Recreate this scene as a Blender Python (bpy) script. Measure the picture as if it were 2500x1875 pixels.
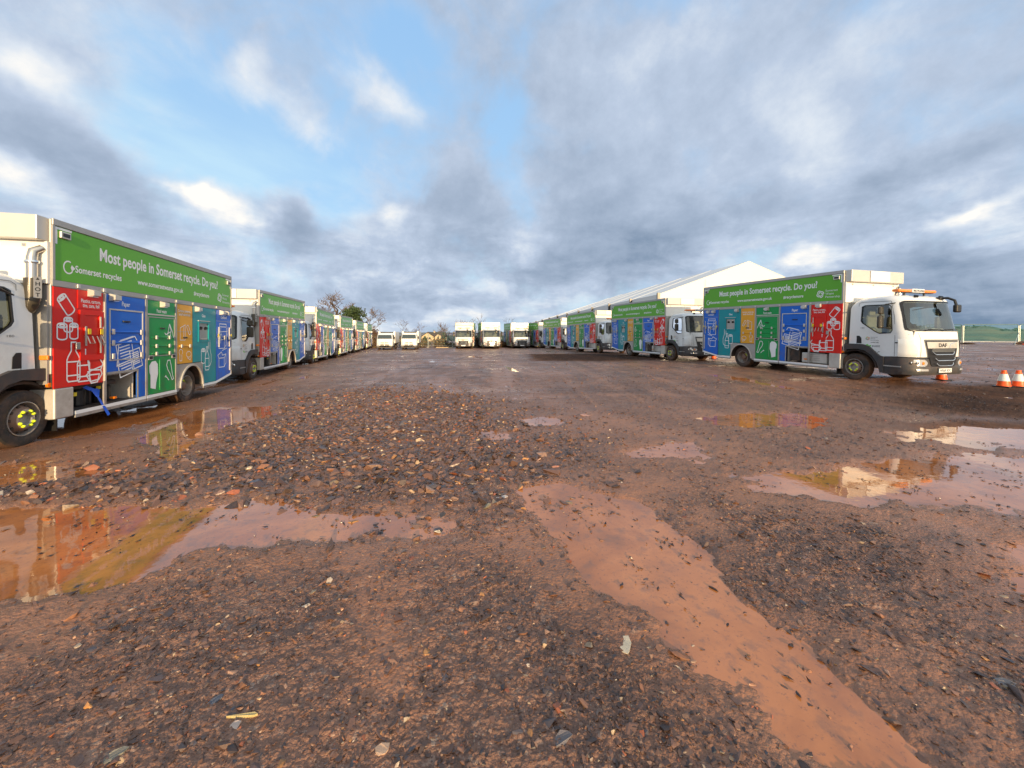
import bpy, bmesh, math, random
import numpy as np
from math import sin, cos, pi, radians, sqrt, atan2
from mathutils import Vector, Matrix
from mathutils.geometry import tessellate_polygon
for o in list(bpy.data.objects): bpy.data.objects.remove(o)
scene = bpy.context.scene
C = scene.collection
random.seed(5)

# ------------------------------------------------------------------ camera
PITCH, ROLL, CAM_H = radians(1.026), radians(0.169), 1.57
cd = bpy.data.cameras.new("camera"); cam = bpy.data.objects.new("camera", cd); C.objects.link(cam)
fwd = Vector((0, cos(PITCH), -sin(PITCH))); rt = Vector((1, 0, 0)); upv = rt.cross(fwd)
r2 = rt*cos(ROLL)+upv*sin(ROLL); u2 = upv*cos(ROLL)-rt*sin(ROLL)
M = Matrix(((r2.x, u2.x, -fwd.x, 0), (r2.y, u2.y, -fwd.y, 0), (r2.z, u2.z, -fwd.z, CAM_H), (0, 0, 0, 1)))
cam.matrix_world = M
cd.sensor_fit = 'HORIZONTAL'; cd.sensor_width = 36; cd.lens = 36*950.8/2500; cd.shift_y = -0.044
cd.clip_start = 0.05; cd.clip_end = 20000
scene.camera = cam
scene.view_settings.view_transform = 'Standard'; scene.view_settings.look = 'None'
scene.view_settings.gamma = 1; scene.view_settings.exposure = 0.27
scene.cycles.max_bounces = 6; scene.cycles.diffuse_bounces = 3; scene.cycles.glossy_bounces = 4
scene.cycles.transmission_bounces = 4; scene.cycles.transparent_max_bounces = 12

# ------------------------------------------------------------------ sun
SUN_AZ, SUN_EL = radians(18.5), radians(10)       # azimuth measured behind the camera towards +x
sdir = Vector((sin(SUN_AZ)*cos(SUN_EL), -cos(SUN_AZ)*cos(SUN_EL), sin(SUN_EL)))   # towards the sun
ld = bpy.data.lights.new("sun", 'SUN'); ld.energy = 5.0; ld.angle = radians(0.6); ld.color = (1.0, 0.72, 0.40)
lo = bpy.data.objects.new("sun", ld); C.objects.link(lo)
lo.rotation_euler = sdir.to_track_quat('Z', 'Y').to_euler()

# ------------------------------------------------------------------ node helper
class NT:
    def __init__(s, tree): s.t = tree; s.n = tree.nodes; s.l = tree.links
    def node(s, typ, ins=None, **kw):
        nd = s.n.new(typ)
        for k, v in kw.items(): setattr(nd, k, v)
        for k, v in (ins or {}).items():
            sk = nd.inputs[k]
            if hasattr(v, 'is_output') or isinstance(v, bpy.types.NodeSocket): s.l.new(v, sk)
            else: sk.default_value = v
        return nd
    def math(s, op, a, b=0.0, c=None, clamp=False):
        ins = {0: a, 1: b}
        if c is not None: ins[2] = c
        return s.node('ShaderNodeMath', ins, operation=op, use_clamp=clamp).outputs[0]
    def ramp(s, f, stops, interp='LINEAR'):
        nd = s.node('ShaderNodeValToRGB', {0: f}); cr = nd.color_ramp; cr.interpolation = interp
        while len(cr.elements) < len(stops): cr.elements.new(0.5)
        for e, (p, c) in zip(cr.elements, stops):
            e.position = p; e.color = (c[0], c[1], c[2], 1) if hasattr(c, '__len__') else (c, c, c, 1)
        return nd.outputs[0]
    def mix(s, f, a, b, blend='MIX'):
        nd = s.node('ShaderNodeMix', data_type='RGBA', blend_type=blend)
        for k, v in ((0, f), (6, a), (7, b)):
            if isinstance(v, bpy.types.NodeSocket): s.l.new(v, nd.inputs[k])
            else: nd.inputs[k].default_value = (v[0], v[1], v[2], 1) if hasattr(v, '__len__') else v
        return nd.outputs[2]
    def mrange(s, v, a, b, c=0.0, d=1.0, smooth=True):
        return s.node('ShaderNodeMapRange', {0: v, 1: a, 2: b, 3: c, 4: d},
                      interpolation_type='SMOOTHSTEP' if smooth else 'LINEAR').outputs[0]
    def noise(s, vec, scale, detail=4, rough=0.5, dist=0.0, dim='3D'):
        nd = s.node('ShaderNodeTexNoise', {'Scale': scale, 'Detail': detail, 'Roughness': rough, 'Distortion': dist}, noise_dimensions=dim)
        if vec is not None: s.l.new(vec, nd.inputs['Vector'])
        return nd

# ------------------------------------------------------------------ world: blue Nishita sky with a layer of broken cloud
w = bpy.data.worlds.new("World"); scene.world = w; w.use_nodes = True
nt = NT(w.node_tree); nt.n.clear()
tc = nt.node('ShaderNodeTexCoord').outputs['Generated']
dirn = nt.node('ShaderNodeVectorMath', {0: tc}, operation='NORMALIZE').outputs[0]
sep = nt.node('ShaderNodeSeparateXYZ', {0: dirn})
X, Y, Z = sep.outputs
sky = nt.node('ShaderNodeTexSky', sky_type='NISHITA', sun_disc=False, sun_elevation=SUN_EL,
              sun_rotation=pi-SUN_AZ, air_density=1.0, dust_density=0.6, ozone_density=1.5)
skyc = nt.node('ShaderNodeVectorMath', {0: sky.outputs[0], 3: 0.15}, operation='SCALE').outputs[0]
Zp = nt.math('ADD', nt.math('MAXIMUM', Z, 0.0), 0.10)
pl = nt.node('ShaderNodeCombineXYZ', {0: nt.math('DIVIDE', X, Zp), 1: nt.math('DIVIDE', Y, Zp), 2: 0.0}).outputs[0]
# the streets of cloud run along one bearing
rot = nt.node('ShaderNodeMapping', {0: pl, 2: (0, 0, radians(-38)), 3: (1.0, 0.55, 1.0)}).outputs[0]
nA = nt.noise(rot, 0.95, 8, 0.56, 0.25)
nB = nt.noise(rot, 2.3, 7, 0.6, 0.2)
mapB = nt.node('ShaderNodeMapping', {0: rot, 1: (7.3, 2.1, 4.0)}).outputs[0]
nC = nt.noise(mapB, 0.6, 6, 0.55, 0.3)
AZ = nt.math('ARCTAN2', X, Y); EL = nt.math('ARCSINE', Z)
wob = nt.noise(dirn, 5.0, 4, 0.6)
wv = nt.node('ShaderNodeVectorMath', {0: wob.outputs['Color'], 1: (0.5, 0.5, 0.5)}, operation='SUBTRACT').outputs[0]
ae = nt.node('ShaderNodeCombineXYZ', {0: AZ, 1: EL, 2: 0.0}).outputs[0]
ae = nt.node('ShaderNodeVectorMath', {0: wv, 1: (0.16, 0.12, 0.0), 2: ae}, operation='MULTIPLY_ADD').outputs[0]
# banks, gaps and lit heads of cloud: (azimuth, elevation, half-width, half-height, tilt, cover, tone) in degrees
CLOUDS = [
    (-13.6, 31.6, 9.0, 6.6, 0, -0.42, 0.05),
    (-16.9, 35.9, 8.7, 3.3, 0, -0.25, 0.1),
    (-0.7, 26.6, 3.6, 5.2, 0, -0.3, 0),
    (-38.8, 24.0, 10.2, 5.4, -20, -0.42, 0.25),
    (-26.2, 20.0, 11.1, 6.1, 0, -0.45, 0.22),
    (-39.2, 19.1, 7.2, 2.9, -10, -0.35, 0.25),
    (-17.4, 29.9, 6.5, 2.9, -20, 0.35, 0.28),
    (-33.3, 28.6, 2.5, 4.2, -20, 0.35, 0.22),
    (-27.1, 25.3, 5.7, 3.4, -30, 0.3, 0.2),
    (-36.6, 14.5, 4.3, 2.0, -15, 0.45, 0.38),
    (-39.2, 15.3, 2.5, 0.9, -15, 0.4, 0.35),
    (-30.4, 14.6, 2.7, 5.3, 10, 0.4, -0.2),
    (-49.7, 17.8, 7.5, 3.1, -38, 0.45, -0.13),
    (-44.8, 13.6, 7.9, 2.8, -28, 0.4, -0.13),
    (-51.1, 23.2, 3.8, 1.9, -25, 0.1, 0.3),
    (-51.7, 14.1, 3.2, 2.4, -25, 0.2, 0.3),
    (-44.0, 8.1, 11.9, 3.0, -5, 0.35, 0.02),
    (-20.2, 10.5, 11.7, 4.9, -5, 0.35, -0.05),
    (-14.7, 14.2, 4.5, 3.2, 0, 0.35, 0.05),
    (-16.9, 15.6, 2.2, 1.3, 0, 0.2, 0.25),
    (-6.0, 16.8, 6.5, 5.4, 0, 0.5, -0.2),
    (1.1, 19.6, 4.2, 3.2, 0, -0.35, 0.15),
    (-4.2, 2.1, 14.4, 1.0, 0, 0.3, 0.16),
    (-14.7, 4.6, 16.9, 2.3, 0, 0.4, -0.15),
    (-22.8, 0.8, 10.3, 0.9, 0, 0.3, 0.12),
    (2.4, 12.4, 4.2, 2.3, 0, 0.4, 0.25),
    (11.8, 9.9, 18.4, 4.5, 0, 0.5, -0.3),
    (20.1, 13.9, 13.7, 3.7, 0, 0.5, -0.25),
    (10.6, 18.8, 9.2, 6.3, 0, 0.4, -0.15),
    (27.4, 25.3, 17.8, 11.1, 0, 0.35, 0.08),
    (37.2, 21.8, 3.4, 9.3, 28, 0.3, 0.2),
    (14.5, 31.6, 11.1, 6.2, 0, 0.25, 0.05),
    (22.4, 34.3, 15.2, 3.3, 0, 0.25, 0.1),
    (42.9, 29.7, 6.3, 3.9, 20, -0.05, 0.15),
    (48.8, 21.1, 5.1, 4.1, 20, 0, 0.1),
    (46.2, 15.5, 8.6, 2.3, 15, 0.35, -0.15),
    (49.7, 11.2, 3.2, 0.8, 15, 0.4, 0.4),
    (41.6, 13.7, 8.3, 1.7, 8, 0.2, 0),
    (37.8, 9.1, 4.1, 1.2, 0, 0.45, 0.32),
    (35.1, 8.2, 2.8, 1.0, 0, 0.35, 0.22),
    (29.0, 12.0, 5.9, 2.0, 5, 0.4, 0.1),
    (47.7, 6.6, 8.9, 2.4, 0, 0.5, -0.35),
    (47.8, 3.0, 8.9, 2.8, 0, 0.5, -0.42),
    (43.3, 10.9, 7.0, 1.7, 5, 0.3, -0.1),
    (50.9, 0.5, 6.2, 1.1, 0, 0.3, -0.35),
    (-50.3, 9.4, 4.9, 2.2, 0, 0.2, 0.1),
]
cover = tone = None
for (a, e, sa, se, ti, dc, dt) in CLOUDS:
    mp = nt.node('ShaderNodeMapping', {0: ae, 1: (radians(a), radians(e), 0), 2: (0, 0, radians(ti)), 3: (radians(sa), radians(se), 1)}, vector_type='TEXTURE').outputs[0]
    ln = nt.node('ShaderNodeVectorMath', {0: nt.node('ShaderNodeVectorMath', {0: mp, 1: (1, 1, 0)}, operation='MULTIPLY').outputs[0]}, operation='LENGTH').outputs['Value']
    fall = nt.mrange(ln, 0.0, 1.5, 1.0, 0.0)
    cover = nt.math('MULTIPLY', fall, dc) if cover is None else nt.math('MULTIPLY_ADD', fall, dc, cover)
    tone = nt.math('MULTIPLY', fall, dt) if tone is None else nt.math('MULTIPLY_ADD', fall, dt, tone)
nF = nt.noise(dirn, 6.0, 8, 0.60, 0.35)
dens = nt.math('MULTIPLY_ADD', nF.outputs[0], 1.5, -0.75)
dens = nt.math('ADD', dens, nt.math('ADD', nt.math('MULTIPLY_ADD', nA.outputs[0], 0.6, -0.30), nt.math('MULTIPLY_ADD', nB.outputs[0], 0.35, -0.175)))
cov = nt.mrange(nt.math('ADD', nt.math('ADD', dens, cover), 0.16), -0.30, 0.42)
tn = nt.math('ADD', nt.math('MULTIPLY_ADD', nC.outputs[0], 0.40, -0.20), nt.math('MULTIPLY_ADD', nB.outputs[0], 0.30, -0.15))
low = nt.mrange(EL, radians(26), radians(4))
nD = nt.noise(nt.node('ShaderNodeMapping', {0: dirn, 3: (1.0, 1.0, 2.2)}).outputs[0], 7.0, 7, 0.62, 0.3)
tn = nt.math('ADD', tn, nt.math('MULTIPLY', low, nt.mrange(nD.outputs[0], 0.3, 0.7, -0.13, 0.22)))
nE = nt.noise(dirn, 16.0, 6, 0.65)
tn = nt.math('ADD', tn, nt.math('MULTIPLY_ADD', nE.outputs[0], 0.34, -0.17))
tn = nt.math('ADD', nt.math('ADD', tn, tone), 0.57, clamp=True)
ccol = nt.ramp(tn, [(0.0, (0.155, 0.225, 0.33)), (0.20, (0.245, 0.315, 0.425)), (0.42, (0.33, 0.405, 0.525)), (0.60, (0.43, 0.51, 0.64)), (0.78, (0.60, 0.66, 0.74)), (1.0, (0.88, 0.85, 0.80))])
# clear air: nishita, paled by thin high cloud towards the horizon
thin = nt.mrange(EL, radians(2), radians(50), 0.78, 0.38)
thin = nt.math('ADD', thin, nt.mrange(nC.outputs[0], 0.38, 0.66, -0.25, 0.55), clamp=True)
clear = nt.mix(0.85, skyc, nt.mix(thin, (0.26, 0.48, 0.80), (0.47, 0.68, 0.84)))
col = nt.mix(cov, clear, ccol)
# the side of the sky where the low sun stands is far brighter
sd = nt.node('ShaderNodeVectorMath', {0: dirn, 1: tuple(sdir)}, operation='DOT_PRODUCT').outputs['Value']
glow = nt.mrange(sd, -0.25, 1.0, 0.0, 1.0)
col = nt.mix(1.0, col, nt.ramp(glow, [(0, (1, 1, 1)), (1, (2.3, 1.85, 1.4))]), 'MULTIPLY')
below = nt.mrange(EL, radians(-4), radians(-0.5))
col = nt.mix(below, (0.10, 0.085, 0.075), col)
bg = nt.node('ShaderNodeBackground', {0: col, 1: 1.0})
wo = nt.node('ShaderNodeOutputWorld'); nt.l.new(bg.outputs[0], wo.inputs[0])

# ------------------------------------------------------------------ materials
MATS = {}
def pmat(name, col, rough=0.5, metal=0.0, spec=0.5, coat=0.0, dirt=0.0, emit=None, bump=0.0, dirtcol=(0.16, 0.085, 0.05), scale=6.0, var=0.06):
    m = bpy.data.materials.new(name); m.use_nodes = True; t = NT(m.node_tree)
    b = m.node_tree.nodes['Principled BSDF']
    b.inputs['Roughness'].default_value = rough; b.inputs['Metallic'].default_value = metal
    b.inputs['Specular IOR Level'].default_value = spec; b.inputs['Coat Weight'].default_value = coat
    b.inputs['Coat Roughness'].default_value = 0.08
    oc = t.node('ShaderNodeTexCoord').outputs['Object']
    nz = t.noise(oc, scale, 5, 0.6)
    c = t.mix(nz.outputs[0], tuple(x*(1-var) for x in col), tuple(min(1, x*(1+var)) for x in col))
    if dirt:
        z = t.node('ShaderNodeSeparateXYZ', {0: oc}).outputs[2]
        n2 = t.noise(oc, 3.5, 8, 0.68)
        # road spray collects on the lower part of the vehicle
        rv = t.node('ShaderNodeObjectInfo').outputs['Random']; n3_ = t.noise(oc, 22, 4, 0.7)
        k = t.math('MULTIPLY', t.math('MULTIPLY', t.mrange(z, 2.1, 0.2, 0.08, 1.0), t.mrange(rv, 0, 1, .6, 1.5)), t.math('ADD', t.mrange(n2.outputs[0], 0.38, 0.70, 0.0, dirt), t.mrange(n3_.outputs[0], .60, .72, 0, dirt*.8)), clamp=True)
        c = t.mix(k, c, dirtcol)
        t.l.new(t.mrange(k, 0, 1, rough, 0.7, False), b.inputs['Roughness'])
    t.l.new(c, b.inputs['Base Color'])
    if bump:
        n3 = t.noise(oc, scale*8, 6, 0.6)
        bp = t.node('ShaderNodeBump', {'Strength': bump, 'Distance': 0.01, 'Height': n3.outputs[0]})
        t.l.new(bp.outputs[0], b.inputs['Normal'])
    if emit:
        b.inputs['Emission Color'].default_value = (*emit[0], 1); b.inputs['Emission Strength'].default_value = emit[1]
    MATS[name] = m; return m
pmat('white_paint', (0.74, 0.76, 0.76), 0.28, coat=0.4, dirt=0.25, var=0.02)
pmat('white_board', (0.76, 0.75, 0.72), 0.4, dirt=0.1, var=0.03)
pmat('white_vinyl', (0.78, 0.80, 0.82), 0.42, var=0.02)
pmat('green_vinyl', (0.115, 0.40, 0.022), 0.36, spec=0.3, coat=0.12, var=0.05)
pmat('red_paint', (0.70, 0.018, 0.012), 0.33, spec=0.28, coat=0.04, dirt=0.24)
pmat('blue_paint', (0.010, 0.135, 0.62), 0.3, spec=0.28, coat=0.04, dirt=0.24)
pmat('deep_green_paint', (0.008, 0.30, 0.075), 0.3, spec=0.28, coat=0.04, dirt=0.24)
pmat('amber_paint', (0.74, 0.36, 0.03), 0.33, spec=0.28, coat=0.04, dirt=0.24)
pmat('teal_paint', (0.008, 0.27, 0.32), 0.3, spec=0.28, coat=0.04, dirt=0.24)
pmat('aluminium', (0.42, 0.41, 0.39), 0.45, metal=0.45, dirt=0.45, bump=0.05)
pmat('pale_aluminium', (0.58, 0.56, 0.52), 0.4, metal=0.35, dirt=0.3)
pmat('chrome', (0.75, 0.75, 0.74), 0.14, metal=1.0)
pmat('steel', (0.5, 0.48, 0.45), 0.3, metal=0.9, dirt=0.3)
pmat('charcoal_plastic', (0.035, 0.038, 0.042), 0.5, dirt=0.5, bump=0.05)
pmat('black_plastic', (0.012, 0.012, 0.013), 0.35)
pmat('underframe', (0.02, 0.019, 0.019), 0.75, dirt=0.5)
pmat('rubber', (0.022, 0.021, 0.020), 0.75, dirt=0.75, bump=0.2)
pmat('muddy_tread', (0.10, 0.052, 0.028), 0.75, bump=0.6, scale=14, var=0.4)
pmat('rim_paint', (0.36, 0.34, 0.32), 0.4, metal=0.4, dirt=0.5, dirtcol=(0.2, 0.11, 0.07))
pmat('rim_dull', (0.20, 0.12, 0.085), 0.6, dirt=0.4)
pmat('fluoro_yellow', (0.72, 0.85, 0.02), 0.45, emit=None)
pmat('orange_lens', (0.85, 0.22, 0.01), 0.2, coat=0.6)
pmat('red_lens', (0.5, 0.01, 0.01), 0.2, coat=0.6)
pmat('lamp_lens', (0.70, 0.72, 0.74), 0.08, metal=0.55, coat=1.0)
pmat('text_black', (0.015, 0.015, 0.017), 0.5)
pmat('text_grey', (0.16, 0.17, 0.18), 0.5)
pmat('logo_green', (0.22, 0.55, 0.12), 0.5)
pmat('logo_orange', (0.75, 0.25, 0.06), 0.5)
pmat('seat_fabric', (0.30, 0.27, 0.20), 0.9, var=0.2)
pmat('cab_lining', (0.20, 0.19, 0.175), 0.8, var=0.1)
pmat('blue_strap', (0.01, 0.10, 0.65), 0.5)
pmat('yellow_pad', (0.72, 0.55, 0.02), 0.5)
pmat('mirror_housing', (0.05, 0.043, 0.03), 0.3, coat=0.3)
def glass(name, tint, spec=1.0):
    m = bpy.data.materials.new(name); m.use_nodes = True; t = NT(m.node_tree); t.n.clear()
    tr = t.node('ShaderNodeBsdfTransparent', {0: (*tint, 1)}); gl = t.node('ShaderNodeBsdfGlossy', {0: (spec, spec, spec, 1), 1: 0.02})
    fr = t.node('ShaderNodeFresnel', {0: 1.5}).outputs[0]
    fr2 = t.math('MULTIPLY_ADD', fr, 1.3, 0.03, clamp=True)
    mx = t.node('ShaderNodeMixShader', {0: fr2}); t.l.new(tr.outputs[0], mx.inputs[1]); t.l.new(gl.outputs[0], mx.inputs[2])
    o = t.node('ShaderNodeOutputMaterial'); t.l.new(mx.outputs[0], o.inputs[0]); MATS[name] = m
glass('window_glass', (0.62, 0.70, 0.67)); glass('dark_glass', (0.22, 0.27, 0.28))

# ------------------------------------------------------------------ mesh builder
class MB:
    def __init__(s): s.v = []; s.f = []; s.mi = []; s.mats = []
    def m(s, name):
        if name not in s.mats: s.mats.append(name)
        return s.mats.index(name)
    def add(s, vs, fs, mat, T=None):
        k = len(s.v); i = s.m(mat)
        if T is not None: vs = [tuple(T @ Vector(p)) for p in vs]
        s.v += [tuple(p) for p in vs]
        for f in fs: s.f.append(tuple(k+j for j in f)); s.mi.append(i)
    def box(s, x0, x1, y0, y1, z0, z1, mat, T=None, c=0.0):
        if c:
            x0, x1 = min(x0, x1), max(x0, x1); y0, y1 = min(y0, y1), max(y0, y1); z0, z1 = min(z0, z1), max(z0, z1)
            bm = bmesh.new(); bmesh.ops.create_cube(bm, size=1)
            for q in bm.verts: q.co = Vector(((x0+x1)/2+q.co.x*(x1-x0), (y0+y1)/2+q.co.y*(y1-y0), (z0+z1)/2+q.co.z*(z1-z0)))
            bmesh.ops.bevel(bm, geom=bm.edges[:], offset=c, segments=2, affect='EDGES', profile=0.5)
            bm.verts.index_update(); s.add([q.co[:] for q in bm.verts], [[q.index for q in f.verts] for f in bm.faces], mat, T); bm.free(); return
        v = [(x0, y0, z0), (x1, y0, z0), (x1, y1, z0), (x0, y1, z0), (x0, y0, z1), (x1, y0, z1), (x1, y1, z1), (x0, y1, z1)]
        s.add(v, [(0, 3, 2, 1), (4, 5, 6, 7), (0, 1, 5, 4), (1, 2, 6, 5), (2, 3, 7, 6), (3, 0, 4, 7)], mat, T)
    def prism(s, poly, axis, lo, hi, mat, T=None, holes=()):
        def P(p, h): return (h, p[0], p[1]) if axis == 'x' else ((p[0], h, p[1]) if axis == 'y' else (p[0], p[1], h))
        loops = [poly]+list(holes)
        allp = [p for l in loops for p in l]; n = len(allp)
        tri = tessellate_polygon([[Vector((p[0], p[1], 0)) for p in l] for l in loops])
        vs = [P(p, lo) for p in allp]+[P(p, hi) for p in allp]
        fs = [tuple(t) for t in tri]+[tuple(n+i for i in reversed(t)) for t in tri]
        k = 0
        for l in loops:
            m_ = len(l)
            for i in range(m_): j = (i+1) % m_; fs.append((k+i, k+j, n+k+j, n+k+i))
            k += m_
        s.add(vs, fs, mat, T)
    def tube(s, pts, r, mat, n=8, T=None, caps=True):
        pts = [Vector(p) for p in pts]; rs = r if hasattr(r, '__len__') else [r]*len(pts)
        vs = []; fs = []; prev = None
        for i, p in enumerate(pts):
            d = (pts[min(i+1, len(pts)-1)]-pts[max(i-1, 0)]).normalized()
            a = prev if prev is not None else (Vector((0, 0, 1)) if abs(d.z) < 0.9 else Vector((1, 0, 0)))
            a = (a-d*a.dot(d)).normalized(); prev = a; b = d.cross(a)
            for j in range(n):
                t_ = 2*pi*j/n; vs.append(p+(a*cos(t_)+b*sin(t_))*rs[i])
        for i in range(len(pts)-1):
            for j in range(n): k = (j+1) % n; fs.append((i*n+j, i*n+k, (i+1)*n+k, (i+1)*n+j))
        if caps: fs.append(tuple(range(n-1, -1, -1))); fs.append(tuple((len(pts)-1)*n+j for j in range(n)))
        s.add(vs, fs, mat, T)
    def lathe(s, prof, mat, n=32, T=None, a0=0, a1=2*pi, bumpf=None):   # prof (radius, x) round the x axis
        full = abs(a1-a0-2*pi) < 1e-6; cnt = n if full else n+1; vs = []; fs = []
        for i in range(cnt):
            t_ = a0+(a1-a0)*i/n
            for (r, x) in prof:
                vs.append((x, r*cos(t_), r*sin(t_)))
        m_ = len(prof)
        for i in range(n):
            k = (i+1) % cnt
            for j in range(m_-1): fs.append((i*m_+j, i*m_+j+1, k*m_+j+1, k*m_+j))
        s.add(vs, fs, mat, T)
    def mesh(s, name, smooth=None, bevel=0):
        me = bpy.data.meshes.new(name); me.from_pydata(s.v, [], s.f)
        for mn in s.mats: me.materials.append(MATS[mn])
        me.polygons.foreach_set('material_index', s.mi); me.update()
        if smooth:
            bm = bmesh.new(); bm.from_mesh(me); bmesh.ops.remove_doubles(bm, verts=bm.verts, dist=1e-5)
            bmesh.ops.recalc_face_normals(bm, faces=bm.faces); bm.to_mesh(me); bm.free()
            me.polygons.foreach_set('use_smooth', [True]*len(me.polygons)); me.set_sharp_from_angle(angle=radians(smooth))
        return me
    def build(s, name, parent=None, smooth=None, label=None):
        me = s.mesh(name, smooth); o = bpy.data.objects.new(name, me); C.objects.link(o)
        if parent is not None: o.parent = parent
        if label: o['label'] = label
        return o
def thing(name, label, cat, loc=(0, 0, 0), rz=0, group=None):
    o = bpy.data.objects.new(name, None); C.objects.link(o); o.location = loc; o.rotation_euler = (0, 0, rz)
    o.empty_display_size = 0.3; tag(o, label, cat, group); return o
def tag(o, label, cat=None, group=None, kind=None):
    if label: o['label'] = label
    if cat: o['category'] = cat
    if group: o['group'] = group
    if kind: o['kind'] = kind
    return o
def copy_tree(o, parent=None):
    c = o.copy(); C.objects.link(c)
    if parent is not None: c.parent = parent
    for ch in o.children: copy_tree(ch, c)
    return c

# ------------------------------------------------------------------ lettering
_tc = {}
def text2d(txt, bold=0.02, shear=0.0, spacing=1.0):
    key = (txt, bold, shear, spacing)
    if key in _tc: return _tc[key]
    cu = bpy.data.curves.new('t', 'FONT'); cu.body = txt; cu.size = 1; cu.offset = bold; cu.shear = shear; cu.space_character = spacing
    cu.resolution_u = 3; cu.dimensions = '2D'; cu.fill_mode = 'BOTH'; cu.align_x = 'LEFT'
    o = bpy.data.objects.new('t', cu); C.objects.link(o); bpy.context.view_layer.update()
    me = bpy.data.meshes.new_from_object(o.evaluated_get(bpy.context.evaluated_depsgraph_get()))
    v = [(p.co.x, p.co.y) for p in me.vertices]; f = [tuple(p.vertices) for p in me.polygons]
    bpy.data.objects.remove(o); bpy.data.curves.remove(cu); bpy.data.meshes.remove(me)
    xs = [p[0] for p in v]; x0 = min(xs); W = max(xs)-x0
    _tc[key] = ([(p[0]-x0, p[1]) for p in v], f, W); return _tc[key]
def put_text(mb, txt, fn, x, y, w=None, h=None, mat='white_vinyl', bold=0.02, align='l', shear=0.0, spacing=1.0, dmap=0):
    """fn maps (x, y) in the panel plane to a 3D point; w = total width, h = font size"""
    v, f, W = text2d(txt, bold, shear, spacing)
    if w is None: sx = h
    else: sx = w/W
    sy = h if h is not None else sx
    ox = {'l': 0, 'c': -W*sx/2, 'r': -W*sx}[align]
    mb.add([fn(x+ox+p[0]*sx, y+p[1]*sy) for p in v], f, mat)
def ribbon(mb, pts, wd, fn, mat='white_vinyl', closed=False):
    n = len(pts); L = []; R = []
    for i in range(n):
        if closed: a = pts[i-1]; b = pts[(i+1) % n]
        else: a = pts[max(i-1, 0)]; b = pts[min(i+1, n-1)]
        p = pts[i]
        d1 = (p[0]-a[0], p[1]-a[1]); d2 = (b[0]-p[0], b[1]-p[1])
        l1 = sqrt(d1[0]**2+d1[1]**2) or 1; l2 = sqrt(d2[0]**2+d2[1]**2) or 1
        if d1 == (0, 0): d1, l1 = d2, l2
        if d2 == (0, 0): d2, l2 = d1, l1
        n1 = (-d1[1]/l1, d1[0]/l1); n2 = (-d2[1]/l2, d2[0]/l2)
        m_ = (n1[0]+n2[0], n1[1]+n2[1]); q = m_[0]**2+m_[1]**2
        if q < 0.35: k = (n2[0], n2[1])
        else: k = (2*m_[0]/q, 2*m_[1]/q)
        L.append((p[0]+k[0]*wd/2, p[1]+k[1]*wd/2)); R.append((p[0]-k[0]*wd/2, p[1]-k[1]*wd/2))
    vs = [fn(*p) for p in L]+[fn(*p) for p in R]
    fs = [(i, i+1, n+i+1, n+i) for i in range(n-1)]
    if closed: fs.append((n-1, 0, n, 2*n-1))
    mb.add(vs, fs, mat)
def arc(cx, cy, rx, ry, a0, a1, n=12):
    return [(cx+rx*cos(radians(a0+(a1-a0)*i/n)), cy+ry*sin(radians(a0+(a1-a0)*i/n))) for i in range(n+1)]
def rrect(x0, x1, y0, y1, r, n=4):
    p = []
    for cx, cy, a in ((x1-r, y1-r, 0), (x0+r, y1-r, 90), (x0+r, y0+r, 180), (x1-r, y0+r, 270)): p += arc(cx, cy, r, r, a, a+90, n)
    return p

# ------------------------------------------------------------------ line drawings on the doors
def rotp(pts, cx, cy, deg):
    c, s_ = cos(radians(deg)), sin(radians(deg))
    return [(cx+(x-cx)*c-(y-cy)*s_, cy+(x-cx)*s_+(y-cy)*c) for x, y in pts]
def ic_can(cx, y0, w_, h):
    r = w_/2; e = w_*0.22
    return [([(cx-r, y0+h)]+arc(cx, y0+e, r, e, 180, 360, 8)+[(cx+r, y0+h)], 0), (arc(cx, y0+h, r, e, 0, 345, 14), 1), (arc(cx, y0+h, r*.5, e*.45, 0, 345, 10), 1)]
def ic_bottle(cx, y0, w_, h):
    r = w_/2; nk = w_*0.17
    return [([(cx-nk, y0+h), (cx-nk, y0+h*.78), (cx-r*.8, y0+h*.64), (cx-r, y0+h*.55), (cx-r, y0+h*.06), (cx-r*.8, y0), (cx+r*.8, y0), (cx+r, y0+h*.06), (cx+r, y0+h*.55), (cx+r*.8, y0+h*.64), (cx+nk, y0+h*.78), (cx+nk, y0+h)], 1),
            ([(cx-r, y0+h*.5), (cx+r, y0+h*.5)], 0), ([(cx-r, y0+h*.15), (cx+r, y0+h*.15)], 0)]
def ic_sheet(cx, cy, w_, h, deg, lines=5):
    out = [(rotp([(cx-w_/2, cy-h/2), (cx+w_/2, cy-h/2), (cx+w_/2, cy+h/2), (cx-w_/2, cy+h/2)], cx, cy, deg), 1)]
    for k in range(lines):
        y = cy+h*.34-k*h*.7/lines; out.append((rotp([(cx-w_*.34, y), (cx+w_*.34, y)], cx, cy, deg), 0))
    return out
def ic_box(cx, y0, w_, h):
    a, b = w_/2, h
    return [([(cx-a, y0), (cx+a*.5, y0), (cx+a*.5, y0+b*.6), (cx-a, y0+b*.6)], 1), ([(cx+a*.5, y0), (cx+a, y0+b*.25), (cx+a, y0+b*.85), (cx+a*.5, y0+b*.6)], 0),
            ([(cx-a, y0+b*.6), (cx-a*1.3, y0+b*.8), (cx-a*.3, y0+b), (cx, y0+b*.78), (cx+a, y0+b*.85)], 0)]

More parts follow.
